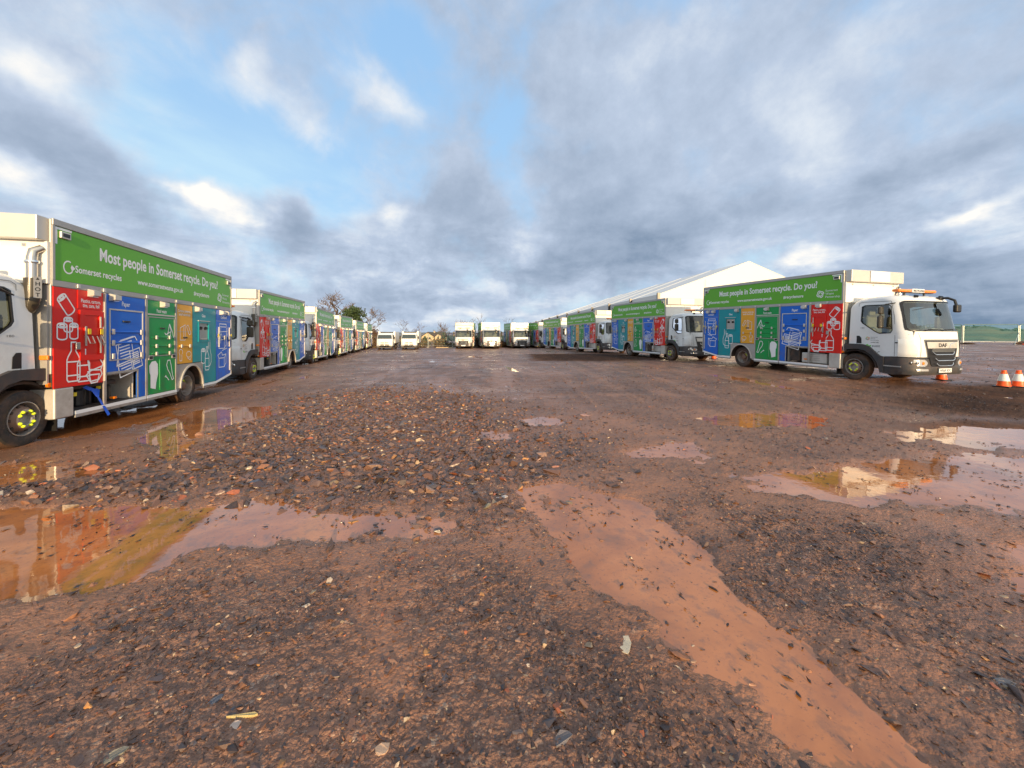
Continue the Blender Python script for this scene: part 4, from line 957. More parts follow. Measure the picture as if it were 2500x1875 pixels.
col = t.mix(t.math('MULTIPLY', lenr, t.mrange(n6.outputs[0], .46, .32, 0, .24)), col, (.36, .18, .105))
col = t.mix(t.mrange(n4.outputs[0], .50, .68, 0, .55), col, (.10, .058, .043))
n6 = t.noise(t.node('ShaderNodeMapping', {0: flat, 2: (0, 0, radians(-15)), 3: (2.6, .07, 1)}).outputs[0], 1.0, 5, .6)
lenr = t.mrange(t.node('ShaderNodeVectorMath', {0: flat}, operation='LENGTH').outputs['Value'], 5, 11)
col = t.mix(t.math('MULTIPLY', lenr, t.mrange(n6.outputs[0], .50, .66, 0, .26)), col, (.10, .055, .040))
col = t.mix(t.math('MULTIPLY', lenr, t.mrange(n6.outputs[0], .46, .32, 0, .24)), col, (.36, .18, .105))
col = t.mix(t.mrange(n4.outputs[0], .46, .30, 0, .5), col, (.36, .175, .10))
col = t.mix(t.math('MULTIPLY', drk, t.mrange(n2.outputs[0], .3, .6, .97, .75)), col, t.mix(hue(v2), (.008, .007, .008), (.030, .024, .023)))
t.l.new(col, b.inputs['Base Color'])
ro = t.math('SUBTRACT', t.mrange(n1.outputs[0], .3, .7, .60, .38), t.math('ADD', t.math('MULTIPLY', mud, .12), t.math('MULTIPLY', t.mrange(pud, 0, .5), .24)))
n5 = t.noise(t.node('ShaderNodeMapping', {0: flat, 2: (0, 0, radians(-6)), 3: (.22, 1.1, 1)}).outputs[0], 1.0, 6, .65)
farm = t.mrange(t.node('ShaderNodeVectorMath', {0: flat}, operation='LENGTH').outputs['Value'], 6, 12)
ro = t.math('SUBTRACT', ro, t.math('MULTIPLY', farm, t.mrange(n5.outputs[0], .50, .66, 0, .34)))
ro = t.math('MAXIMUM', ro, t.mrange(drk, .3, .8, .10, .95))
t.l.new(ro, b.inputs['Roughness']); t.l.new(t.mrange(drk, .2, .9, .42, .05), b.inputs['Specular IOR Level'])
hgt = t.math('ADD', t.math('MULTIPLY', v1.outputs['Distance'], -.012), t.math('ADD', t.math('MULTIPLY', v2.outputs['Distance'], -.004), t.math('MULTIPLY', n2.outputs[0], .012)))
hgt = t.math('MULTIPLY', hgt, t.mrange(mud, 0, 1, 1.0, .45))
t.l.new(t.node('ShaderNodeBump', {'Strength': .7, 'Distance': 1.0, 'Height': hgt}).outputs[0], b.inputs['Normal'])
ground = obj('ground', me, 'wet_ground'); tag(ground, 'wet red-brown yard of crushed stone and mud', kind='structure')
# standing water: one thin sheet lying in the hollows
phw = np.linspace(-75, 75, 240)*pi/180; rw = np.geomspace(.8, 58, 150); RW, PW = np.meshgrid(rw, phw, indexing='ij'); wx = (RW*np.sin(PW)).ravel(); wy = (RW*np.cos(PW)).ravel()
mew = grid_mesh('puddle_water', wx, wy, base_h(wx, wy), len(phw))
m = bpy.data.materials.new('muddy_water'); m.use_nodes = True; t = NT(m.node_tree); b = m.node_tree.nodes['Principled BSDF']; MATS['muddy_water'] = m
oc = t.node('ShaderNodeTexCoord').outputs['Object']; n = t.noise(oc, 1.3, 6, .6, .6); n2 = t.noise(oc, 9, 5, .6)
c = t.ramp(n.outputs[0], [(.30, (.24, .092, .036)), (.45, (.42, .148, .047)), (.58, (.54, .198, .062)), (.72, (.41, .155, .060))]); c = t.mix(t.mrange(n2.outputs[0], .50, .68, 0, .55), c, (.22, .105, .06)); n3 = t.noise(oc, 34, 6, .7); c = t.mix(t.mrange(n3.outputs[0], .56, .66, 0, .6), c, (.14, .07, .045))
t.l.new(c, b.inputs['Base Color']); b.inputs['Roughness'].default_value = .03; b.inputs['IOR'].default_value = 1.75
t.l.new(t.node('ShaderNodeBump', {'Strength': .05, 'Distance': .02, 'Height': t.noise(oc, 5, 3, .5).outputs[0]}).outputs[0], b.inputs['Normal'])
water = obj('puddle_water', mew, 'muddy_water'); tag(water, 'still brown puddle water over the yard', kind='structure')

# ------------------------------------------------------------------ stones
def vcol_mat(name, rough, spec=.5, bump=.3):
    m = bpy.data.materials.new(name); m.use_nodes = True; t = NT(m.node_tree); b = m.node_tree.nodes['Principled BSDF']
    a = t.node('ShaderNodeAttribute', attribute_name='tint').outputs['Color']; oc = t.node('ShaderNodeTexCoord').outputs['Object']; n = t.noise(oc, 60, 5, .65)
    t.l.new(t.mix(t.mrange(n.outputs[0], .35, .65, .0, .45), a, (.10, .058, .042)), b.inputs['Base Color'])
    t.l.new(t.mrange(n.outputs[0], .3, .7, rough-.12, rough+.15), b.inputs['Roughness']); b.inputs['Specular IOR Level'].default_value = spec
    t.l.new(t.node('ShaderNodeBump', {'Strength': bump, 'Distance': .006, 'Height': n.outputs[0]}).outputs[0], b.inputs['Normal']); MATS[name] = m
vcol_mat('stone', .34); vcol_mat('grit', .42)
def rock_base(k, sub):
    """crushed stone: the hull of a few random points, so that it has flat faces and sharp arrises"""
    R = random.Random(k); bm = bmesh.new(); n = 13 if sub > 1 else 9
    el = (1, R.uniform(.55, .95), R.uniform(.38, .75))
    for _ in range(n):
        d = Vector((R.gauss(0, 1), R.gauss(0, 1), R.gauss(0, 1))).normalized()*R.uniform(.8, 1.05); bm.verts.new((d.x*el[0], d.y*el[1], d.z*el[2]))
    r_ = bmesh.ops.convex_hull(bm, input=bm.verts[:]); bmesh.ops.delete(bm, geom=[q for q in bm.verts if not q.link_faces], context='VERTS')
    bmesh.ops.triangulate(bm, faces=bm.faces[:]); bm.verts.index_update(); v = np.array([q.co[:] for q in bm.verts]); f = np.array([[q.index for q in p.verts] for p in bm.faces]); bm.free()
    return v, f
PALS = np.array([1.12, 1.0, .86])*np.array([(.055, .040, .038), (.11, .068, .058), (.17, .098, .075), (.13, .088, .085), (.23, .115, .070), (.34, .11, .05), (.28, .18, .135), (.48, .36, .23), (.065, .065, .085), (.55, .47, .38), (.42, .22, .08)])
PW_ = np.array([20, 23, 21, 15, 10, 2.4, 5.5, 1.1, 8, .6, 1.6]); PW_ /= PW_.sum()
def scatter(name, xs, ys, size, bases, mat, seed, sink=.35, flatness=1.0, tints=None):
    n = len(xs); R = np.random.RandomState(seed); zs = ground_h(xs, ys); kind = R.randint(0, len(bases), n); V = []; Fc = []; Tn = []; off = 0
    cols = PALS[R.choice(len(PALS), n, p=PW_)]*R.uniform(.5, 1.3, (n, 1)) if tints is None else tints
    cols = cols*(1-.85*fields(xs, ys)[3][:, None])
    for k, (bv, bf) in enumerate(bases):
        id_ = np.where(kind == k)[0]
        if not len(id_): continue
        m_ = len(id_); a = R.rand(m_)*2*pi; s_ = size[id_]; tl = R.normal(0, .22, (m_, 2)); sx = R.uniform(.75, 1.35, m_)
        v = bv[None]*np.stack([s_*sx, s_, s_*flatness*R.uniform(.7, 1.2, m_)], 1)[:, None, :]
        x = v[..., 0]*np.cos(a)[:, None]-v[..., 1]*np.sin(a)[:, None]; y = v[..., 0]*np.sin(a)[:, None]+v[..., 1]*np.cos(a)[:, None]; z = v[..., 2]+x*tl[:, :1]+y*tl[:, 1:]
        z = z+(zs[id_]+s_*.30*flatness*(1-2*sink))[:, None]
        V.append(np.stack([x+xs[id_][:, None], y+ys[id_][:, None], z], -1).reshape(-1, 3)); nb = len(bv)
        Fc.append((bf[None]+(off+np.arange(m_)*nb)[:, None, None]).reshape(-1, 3)); Tn.append(np.repeat(cols[id_], nb, 0)); off += m_*nb
    V = np.concatenate(V); Fc = np.concatenate(Fc); Tn = np.concatenate(Tn); me = bpy.data.meshes.new(name)
    me.vertices.add(len(V)); me.vertices.foreach_set('co', V.astype(np.float32).ravel()); me.loops.add(len(Fc)*3); me.loops.foreach_set('vertex_index', Fc.astype(np.int32).ravel())
    me.polygons.add(len(Fc)); me.polygons.foreach_set('loop_start', (np.arange(len(Fc))*3).astype(np.int32)); me.polygons.foreach_set('loop_total', np.full(len(Fc), 3, np.int32)); me.polygons.foreach_set('use_smooth', np.zeros(len(Fc), bool)); me.update(calc_edges=True)
    ca = me.color_attributes.new('tint', 'FLOAT_COLOR', 'POINT'); ca.data.foreach_set('color', np.concatenate([Tn, np.ones((len(Tn), 1))], 1).astype(np.float32).ravel())
    return obj(name, me, mat)
BIG = [rock_base(k, 2) for k in range(10)]; SML = [rock_base(40+k, 1) for k in range(12)]
R = np.random.RandomState(3)
def cand(n, r0, r1, a=62):
    r = 1/R.uniform(1/r1, 1/r0, n) if False else np.sqrt(R.uniform(r0*r0, r1*r1, n)); p = R.uniform(-a, a, n)*pi/180; return r*np.sin(p), r*np.cos(p)
# the bank of rubble
x, y = cand(90000, 3.0, 12.5); F_ = fields(x, y); keep = R.rand(len(x)) < np.maximum(F_[2]**1.3, .05*ss(F_[2], .0, .05))*np.clip(14/np.hypot(x, y)**1.1-.3, .25, 1); x, y = x[keep], y[keep]
rub_o = scatter('rubble', x, y, np.clip(R.lognormal(math.log(.025), .48, len(x))*np.where(y < 4.9, 1.3, 1.0), .010, .10), BIG+SML, 'stone', 1, .52, .95); tag(rub_o, 'bank of loose angular wet rubble between the puddles', kind='stuff')
print('rubble', len(x))
# crushed stone all over, thinner on the mud and in the water
def gravel(name, n, r0, r1, s0, sig, lo, hi, bases, seed, label, mudk=.85, puk=.97, fl=.8):
    x, y = cand(n, r0, r1); F_ = fields(x, y); k = (1-F_[1]*mudk)*(1-ss(F_[0], .3, .7)*puk); cl = ss(fbm(x, y, 1.7, 3, 71), -.35, .4); keep = R.rand(n) < k*(.25+.75*cl); x, y = x[keep], y[keep]
    o = scatter(name, x, y, np.clip(R.lognormal(math.log(s0), sig, len(x)), lo, hi), bases, 'grit', seed, .42, fl); tag(o, label, kind='stuff'); print(name, len(x))
gravel('gravel', 95000, 1.15, 4.2, .0070, .55, .003, .035, SML, 2, 'fine wet gravel trodden into the near ground')
gravel('gravel', 20000, 1.15, 8.0, .014, .5, .007, .05, SML+BIG, 4, 'scattered coarser wet stones over the near ground', .6, .93, .6)
gravel('gravel', 70000, 4.0, 14, .011, .45, .006, .04, SML, 5, 'wet gravel over the middle of the yard')
gravel('gravel', 30000, 12, 36, .022, .4, .012, .06, SML, 6, 'stones spread thinly over the far yard', .6, .9, .9)
# leaves and crumbs lying in the shallow water
x, y = cand(26000, 1.2, 9); F_ = fields(x, y); keep = (R.rand(len(x)) < .9*ss(F_[0], .18, .5)*ss(fbm(x, y, 2.6, 3, 77), -.15, .5)); x, y = x[keep], y[keep]; n = len(x)
V = []; Fc = []; rnd = random.Random(8); zz = base_h(x, y)
for i in range(n):
    a = rnd.uniform(0, 2*pi); s_ = rnd.uniform(.005, .022)*rnd.choice((1, 1, 1.5)); k = len(V); z0 = zz[i]+.003
    for q in range(6): b_ = a+q*pi/3+rnd.uniform(-.35, .35); e = s_*(rnd.uniform(.8, 1.15) if q % 3 == 0 else rnd.uniform(.12, .55)); V.append((x[i]+e*cos(b_), y[i]+e*sin(b_), z0+rnd.uniform(-.003, .009)))
    V.append((x[i], y[i], z0+rnd.uniform(.001, .012)))
    for q in range(6): Fc.append((k+q, k+(q+1) % 6, k+6))
pmat('wet_leaf', (.030, .018, .013), .3, var=.5)
me = bpy.data.meshes.new('leaf_litter'); me.from_pydata(V, [], Fc); tag(obj('leaf_litter', me, 'wet_leaf'), 'dark leaf crumbs floating on the puddles', kind='stuff'); print('leaf', n)
# single stones and scraps one can pick out
SOLO = [
    ('rock', 'orange-brown block of stone standing in the left puddle', 'rock', -1.30, 3.18, 0.052, (1, 0.7, 0.7), (0.36, 0.17, 0.05), 20, ''),
    ('rock', 'pale grey-green rock at the tip of the rubble, in the puddle edge', 'rock', -0.22, 3.42, 0.062, (1, 0.8, 0.9), (0.22, 0.19, 0.13), 40, ''),
    ('rock', 'black jagged rock in the middle of the near puddle', 'rock', -0.95, 3.32, 0.06, (1, 0.6, 0.6), (0.04, 0.035, 0.035), 0, ''),
    ('rock', 'low dark rock pair right of the black rock', 'rock', -0.59, 3.30, 0.06, (1, 0.5, 0.5), (0.06, 0.045, 0.035), 70, ''),
    ('rock', 'flat whitish stone flake right of the rubble tip', 'rock', -0.08, 3.62, 0.065, (1, 0.45, 0.2), (0.55, 0.45, 0.38), 10, 'slab'),
    ('rock', 'tan split stone at the left of the puddle head', 'rock', -2.03, 3.65, 0.06, (1, 0.8, 0.8), (0.3, 0.15, 0.08), 10, ''),
    ('rock', 'brown stone in the left puddle beside the orange block', 'rock', -1.66, 3.27, 0.05, (1, 0.6, 0.4), (0.2, 0.13, 0.06), 10, ''),
    ('rock', 'bright orange-red stone at the lower edge of the rubble', 'rock', -0.61, 3.83, 0.045, (1, 0.8, 0.7), (0.55, 0.14, 0.05), 10, ''),
    ('rock', 'large flat pinkish stone at the right end of the rubble', 'rock', 0.50, 4.47, 0.075, (1, 0.5, 0.5), (0.34, 0.15, 0.1), 0, ''),
    ('rock', 'lone pink stone out on the mud beyond the rubble', 'rock', 1.38, 7.22, 0.12, (1, 0.7, 0.6), (0.38, 0.21, 0.16), 0, ''),
    ('rock', 'yellow-brown stone in the upper rubble', 'rock', -1.12, 4.23, 0.07, (1, 0.7, 0.7), (0.4, 0.2, 0.08), 0, ''),
    ('scrap', 'strip of yellow split wood lying on the near gravel', 'wood scrap', -1.08, 1.55, 0.062, (1, 0.22, 0.14), (0.5, 0.38, 0.16), 4, 'slab'),
    ('paper_scrap', 'torn cream paper scrap beside the brown puddle', 'paper scrap', 0.55, 1.93, 0.08, (1, 0.8, 0.04), (0.66, 0.53, 0.36), -60, 'slab'),
    ('paper_scrap', 'small tan paper scrap below the torn cream one', 'paper scrap', 0.77, 1.78, 0.026, (1, 0.8, 0.05), (0.62, 0.42, 0.26), 0, 'slab'),
    ('stone_flake', 'white stone flake under the strip of wood', 'stone flake', -1.09, 1.51, 0.026, (1, 0.8, 0.3), (0.5, 0.38, 0.31), 0, 'slab'),
    ('stone_flake', 'tan stone flake at the bottom edge near the middle', 'stone flake', -0.48, 1.42, 0.024, (1, 1.1, 0.3), (0.55, 0.35, 0.22), 0, 'slab'),
    ('slate', 'pale grey-green slate at the bottom left edge', 'slate', -1.45, 1.39, 0.055, (1, 0.45, 0.15), (0.18, 0.165, 0.13), 40, 'slab'),
    ('slate', 'grey slate near the bottom at the right of the middle', 'slate', 0.20, 1.46, 0.045, (1, 0.6, 0.2), (0.14, 0.12, 0.12), 20, 'slab'),
    ('slate', 'dark blue slate lying at an angle on the near gravel', 'slate', -1.25, 1.61, 0.05, (1, 0.3, 0.15), (0.07, 0.08, 0.11), 55, 'slab'),
    ('slate', 'pale slate at the right edge of the near ground', 'slate', 2.20, 1.71, 0.06, (1, 0.45, 0.15), (0.19, 0.17, 0.165), -30, 'slab'),
    ('rock', 'amber pebble at the bottom beside the brown puddle', 'rock', 0.37, 1.43, 0.017, (1, 0.9, 0.7), (0.55, 0.24, 0.04), 0, ''),
    ('rock', 'black stone near the bottom left of the brown puddle', 'rock', 0.76, 1.43, 0.033, (1, 0.7, 0.5), (0.035, 0.035, 0.04), 60, ''),
]
for i, (nm, lab, cat, x_, y_, s_, fl, ct, deg, ex) in enumerate(SOLO):
    bv, bf = rock_base(100+i, 2); m_ = MB(); a = radians(deg)
    if ('p:%d' % i) not in MATS: pmat('p:%d' % i, ct, .4, var=.3, bump=.5, scale=30)
    z_ = float(ground_h(np.array([x_]), np.array([y_]))[0]); z_ = max(z_, float(base_h(x_, y_)))
    if 'slab' in ex:
        rnd = random.Random(i); outl = [(s_*rnd.uniform(.6, 1.15)*cos((q+rnd.uniform(-.3, .3))*2*pi/8), s_*fl[1]*rnd.uniform(.55, 1.2)*sin((q+rnd.uniform(-.3, .3))*2*pi/8)) for q in range(8)]
        m_.prism(outl, 'z', 0, s_*fl[2], 'p:%d' % i)
        m_.v = [(p[0], p[1], p[2]+(.10*s_*sin(p[0]/s_*3+p[1]/s_*2))) for p in m_.v]
    else: m_.add([(p[0]*s_, p[1]*s_*fl[1], p[2]*s_*fl[2]+s_*.22*fl[2]) for p in bv], [tuple(q) for q in bf], 'p:%d' % i)
    o = m_.build(nm); o.location = (x_, y_, z_-(.004 if 'slab' in ex else .01)); o.rotation_euler = (0, 0, a); tag(o, lab, cat)

# ------------------------------------------------------------------ lorries
proto = make_truck()
used = [False]
def place(x, y, z, yaw, pit, side, label, group):
    a = radians(yaw); ox = 1.175*side
    if used[0]: t_ = copy_tree(proto0)
    else: t_ = proto; used[0] = True
    t_.location = (x+ox*cos(a), y+ox*sin(a), z); t_.rotation_euler = (radians(pit), 0, a); t_['label'] = label; t_['group'] = group
    return t_
proto0 = proto
def plate_of(t_): return [c for c in t_.children if c.name.startswith('number_plate')][0]
base_plate = plate_of(proto).data
G = 'recycling lorries parked in rows'
RL = ['recycling lorry with plate WR69 KFC, nearest on the right beside the traffic cones',
      'recycling lorry with plate WR69 KFA, cab just behind the nearest right-hand lorry',
      'third recycling lorry back in the right-hand row before the marquee',
      'fourth recycling lorry back in the right-hand row, small with a green headline panel',
      'rearmost recycling lorry of the right-hand row, half hidden by a forward-facing lorry']
LL = ['recycling lorry with blue strap hanging from its locker, cab cut off at the left',
      'second recycling lorry in the left-hand row, nose against the tail of the nearest one',
      'third recycling lorry from the camera in the left-hand row',
      'fourth recycling lorry from the camera in the left-hand row, below the bare oak',
      'fifth recycling lorry from the camera in the left-hand row',
      'rearmost recycling lorry of the left-hand row, beside the small white lorries']
TR = []
for (p, l) in zip(RIGHT, RL): TR.append(place(*p, 1, l, G))
for (p, l) in zip(LEFT, LL): TR.append(place(*p, -1, l, G))
FLB = ['recycling lorry seen head-on beside the open wire fence, leftmost of three', 'recycling lorry seen head-on, the middle one of three at the far end', 'recycling lorry seen head-on next to the tail of the right-hand row']
for (x, y, z, yaw), l in zip(FAR, FLB): TR.append(place(x, y, z, yaw, 0, 0, l, 'recycling lorries facing the camera at the far end'))
plate_text(plate_of(TR[0]), 'WR69 KFC'); p1 = plate_of(TR[1]); p1.data = base_plate; plate_text(p1, 'WR69 KFA')
for t_ in TR[2:]: plate_of(t_).data = base_plate
q = MB(); q.add([(1.0, .62, .80), (1.0, .70, .82), (1.10, .95, .66), (1.10, .88, .62)], [(0, 1, 2, 3)], 'blue_strap'); q.add([(1.10, .84, .66), (1.10, 1.04, .68), (1.16, .92, .52), (1.16, .86, .54)], [(0, 1, 2, 3)], 'blue_strap')
q.add([(1.17, .86, .54), (1.17, .92, .52), (1.22, 1.08, .20), (1.22, 1.02, .18)], [(0, 1, 2, 3)], 'blue_strap'); q.build('strap', TR[5], label='blue strap hanging out of the locker')

# two smaller lorries facing the camera
def small_truck(x, y, z, yaw, label):
    t_ = thing('small_lorry', label, 'lorry', (x, y, z), radians(yaw), 'small white lorries')
    m = MB(); pr = [(0, .62), (0, 1.75), (-.12, 1.93), (-.30, 1.99), (-1.0, 2.0), (-1.2, 1.95), (-1.28, 1.86), (-1.50, 1.30), (-1.58, .95), (-1.60, .55), (-1.3, .50), (-.5, .50)]
    us = [-1, -.97, -.90, -.8, -.6, 0, .6, .8, .90, .97, 1]; vs = []; n = len(pr)
    def P(u, yy, zz): return (u*(.93 if zz < 1.3 else .93-.10*(zz-1.3)/.7), yy+(.16*(1-sqrt(max(0, 1-max(0, (abs(u)-.75)/.25)**2))) if yy < -.9 else 0), zz)
    for u in us:
        for yy, zz in pr: vs.append(P(u, yy, zz))
    m.add(vs, [(i*n+j, (i+1)*n+j, (i+1)*n+(j+1) % n, i*n+(j+1) % n) for i in range(len(us)-1) for j in range(n)]+[tuple(range(n)), tuple((len(us)-1)*n+j for j in range(n-1, -1, -1))], 'white_paint')
    m.build('cab', t_, smooth=35)
    q = MB(); rows = [(1.84, .76), (1.6, .80), (1.36, .84)]; vs = []
    for zz, hw_ in rows:
        for i in range(9): xx = -hw_+2*hw_*i/8; vs.append((xx, -1.28-(1.86-zz)*.39-.012+.10*max(0, abs(xx)-.6), zz))
    q.add(vs, [(r*9+i, r*9+i+1, (r+1)*9+i+1, (r+1)*9+i) for r in range(2) for i in range(8)], 'glass_front'); q.build('windscreen', t_)
    for s_ in (-1, 1):
        q = MB(); q.prism([(-.25, 1.35), (-.25, 1.82), (-1.0, 1.85), (-1.25, 1.38)], 'x', s_*.885, s_*.925, 'glass_front'); q.build('side_window', t_)
        q = MB(); q.box(s_*.62, s_*.90, -1.63, -1.60, .48, .62, 'lamp_lens', c=.01); q.build('headlight', t_)
        q = MB(); q.tube([(s_*.86, -1.2, 1.72), (s_*1.08, -1.25, 1.66), (s_*1.08, -1.25, 1.3)], .015, 'black_plastic', 6); q.box(s_*1.0, s_*1.16, -1.30, -1.24, 1.32, 1.62, 'black_plastic', c=.02); q.build('mirror', t_)
        for yy in (-.6, 2.4):
            q = MB(); T = Matrix.Translation((s_*.86, yy, .36)) @ (Matrix.Rotation(pi, 4, 'Z') if s_ < 0 else Matrix.Identity(4)); q.lathe([(0, -.04), (.16, -.05), (.20, .0), (.33, .0), (.36, -.03), (.36, -.20), (.30, -.22)], 'rubber', 24, T); q.lathe([(.0, -.02), (.12, -.01), (.195, .01)], 'rim_paint', 20, T); q.build('wheel', t_, smooth=30)
    q = MB()
    for zz, hw_ in ((.90, .42), (.72, .50), (.60, .50)): q.box(-hw_, -.06, -1.622, -1.60, zz-.03, zz+.03, 'black_plastic'); q.box(.06, hw_, -1.622, -1.60, zz-.03, zz+.03, 'black_plastic')
    q.build('grille', t_)
    q = MB(); q.prism([(-.90, .52), (-.62, .62), (-.60, .44), (-.50, .40), (.50, .40), (.60, .44), (.62, .62), (.90, .52), (.90, .40), (.86, .30), (-.86, .30), (-.90, .40)], 'y', -1.615, -1.2, 'charcoal_plastic'); q.build('bumper', t_)
    q = MB(); q.box(-.95, .95, .15, 3.9, .68, .80, 'underframe'); q.box(-1.0, 1.0, .15, 3.9, .80, 1.5, 'white_board'); q.prism([(-1.0, 1.5), (-1.0, 2.26), (-.85, 2.26), (-.75, 2.05), (.75, 2.05), (.85, 2.26), (1.0, 2.26), (1.0, 1.5)], 'y', .15, .25, 'white_board')
    for xx in (-.95, .95): q.box(xx-.05, xx+.05, .26, 3.9, 1.5, 2.2, 'white_board')
    q.box(-.9, .9, .8, 3.8, 1.5, 2.18, 'underframe'); q.build('tipper_body', t_)
    return t_
pmat('glass_front', (.035, .05, .055), .08, coat=.5)
small_truck(-15.45, 48.0, -.66, 9, 'small white tipper lorry facing the camera, next to the tail of the left-hand row')
small_truck(-12.55, 48.0, -.62, 9, 'small white tipper lorry facing the camera, standing beside the open fence')

# ------------------------------------------------------------------ marquee
pmat('tent_canvas', (.70, .69, .66), .5, var=.03, scale=.5, bump=.1); pmat('tent_side', (.66, .66, .65), .5, var=.05, scale=.5)
tn = thing('marquee', 'large white marquee with pitched roof behind the right-hand row of lorries', 'marquee', (15.1, 40, 0))
dv = Vector((-.168, .986, 0)); nv = Vector((.986, .168, 0)); HWT = 10.35; NB = 10; BAY = 6.1
rz_ = [9.2, 9.15, 9.02, 8.87, 8.72, 8.55, 8.32, 8.0, 7.65, 7.2, 6.7]; ez_ = [5.5, 5.4, 5.28, 5.15, 5.0, 4.85, 4.7, 4.5, 4.3, 4.1, 3.9]
def TP(i, s_, z): p = dv*(BAY*i)+nv*(HWT*s_); return (p.x, p.y, z)
m = MB(); vs = []; NS = 6
for i in range(NB*4+1):
    f = i/4; k = min(NB-1, int(f)); tt = f-k; rz = rz_[k]+(rz_[k+1]-rz_[k])*tt; ez = ez_[k]+(ez_[k+1]-ez_[k])*tt; sag = .04*sin(pi*tt)
    for j in range(2*NS+1): u = j/(2*NS)*2; e = 1-abs(u-1); vs.append(TP(f, u, ez+(rz-ez)*e-sag*(1 if 0 < e < 1 else .3)))
W2 = 2*NS+1; m.add(vs, [(i*W2+j, (i+1)*W2+j, (i+1)*W2+j+1, i*W2+j+1) for i in range(NB*4) for j in range(2*NS)], 'tent_canvas')
m.build('roof', tn, smooth=20)
q = MB()
for i in range(NB+1):
    q.tube([TP(i, 0, ez_[i]+.01), TP(i, 1, rz_[i]+.01), TP(i, 2, ez_[i]+.03)], .022, 'tent_side', 6)
q.build('rafter_seam', tn)
q = MB(); q.add([TP(0, 0, -.4), TP(0, 0, ez_[0]), TP(0, 1, rz_[0]), TP(0, 2, ez_[0]), TP(0, 2, -.4)], [(0, 1, 2, 3, 4)], 'tent_canvas')
q.add([TP(-.02, .5, -.4), TP(-.02, .5, 7.2), TP(-.02, .504, 7.2), TP(-.02, .504, -.4)], [(0, 1, 2, 3)], 'tent_side'); q.add([TP(-.02, 1.5, -.4), TP(-.02, 1.5, 7.2), TP(-.02, 1.504, 7.2), TP(-.02, 1.504, -.4)], [(0, 1, 2, 3)], 'tent_side'); q.build('gable_wall', tn)
for s_ in (0, 2):
    q = MB(); vs = []
    for i in range(NB+1): vs += [TP(i, s_, -1.2), TP(i, s_, ez_[i]-.55), TP(i, s_, ez_[i])]
    q.add(vs, [(i*3+j, (i+1)*3+j, (i+1)*3+j+1, i*3+j+1) for i in range(NB) for j in (0, 1)], 'tent_side'); q.build('side_wall', tn)
for i in range(NB+1):
    q = MB(); p = Vector(TP(i, 0, 0))-nv*.12; q.box(p.x-.13, p.x+.13, p.y-.16, p.y+.10, ez_[i]-.75, ez_[i]+.12, 'black_plastic'); q.box(p.x-.06, p.x+.06, p.y-.06, p.y+.06, -1, ez_[i]-.75, 'aluminium'); q.build('leg', tn)

# ------------------------------------------------------------------ traffic cones
pmat('cone_orange', (.90, .11, .01), .45, var=.1, dirt=0); pmat('cone_sleeve', (.62, .68, .66), .35, var=.15, scale=30)
def cone(x, y, label, sc=1.0, yaw=20, tilt=0):
    z = float(ground_h(np.array([x]), np.array([y]))[0]); t_ = thing('traffic_cone', label, 'cone', (x, y, z-.005), radians(yaw), 'orange and white traffic cones')
    t_.scale = (sc, sc, sc); t_.rotation_euler[0] = tilt
    T = Matrix.Rotation(radians(-90), 4, 'Y')
    m = MB(); m.prism(rrect(-.17, .17, -.17, .17, .04), 'z', 0, .035, 'black_plastic'); m.build('base', t_, smooth=30)
    m = MB(); m.lathe([(.135, .036), (.13, .06), (.118, .085), (.112, .17)], 'cone_orange', 24, T); m.build('lower_band', t_, smooth=35)
    m = MB(); m.lathe([(.066, .36), (.054, .40), (.050, .402), (.048, .455), (.035, .46), (.0, .46)], 'cone_orange', 24, T); m.build('tip', t_, smooth=35)
    m = MB(); m.lathe([(.112, .17), (.1145, .171), (.068, .36), (.066, .36)], 'cone_sleeve', 24, T); m.build('reflective_sleeve', t_, smooth=35)
def gp(x): return x
cone(13.35, 10.55, 'traffic cone standing nearest to the lorry, left one of the pair at the right edge')
cone(13.75, 10.55, 'traffic cone at the extreme right edge, right one of the pair', yaw=50)
cone(13.15, 11.9, 'traffic cone half hidden behind the bumper of the nearest right-hand lorry', yaw=5)
cone(11.2, 21.6, 'traffic cone showing low between the two nearest right-hand lorries')
q = MB(); T = Matrix.Rotation(radians(90), 4, 'Z')

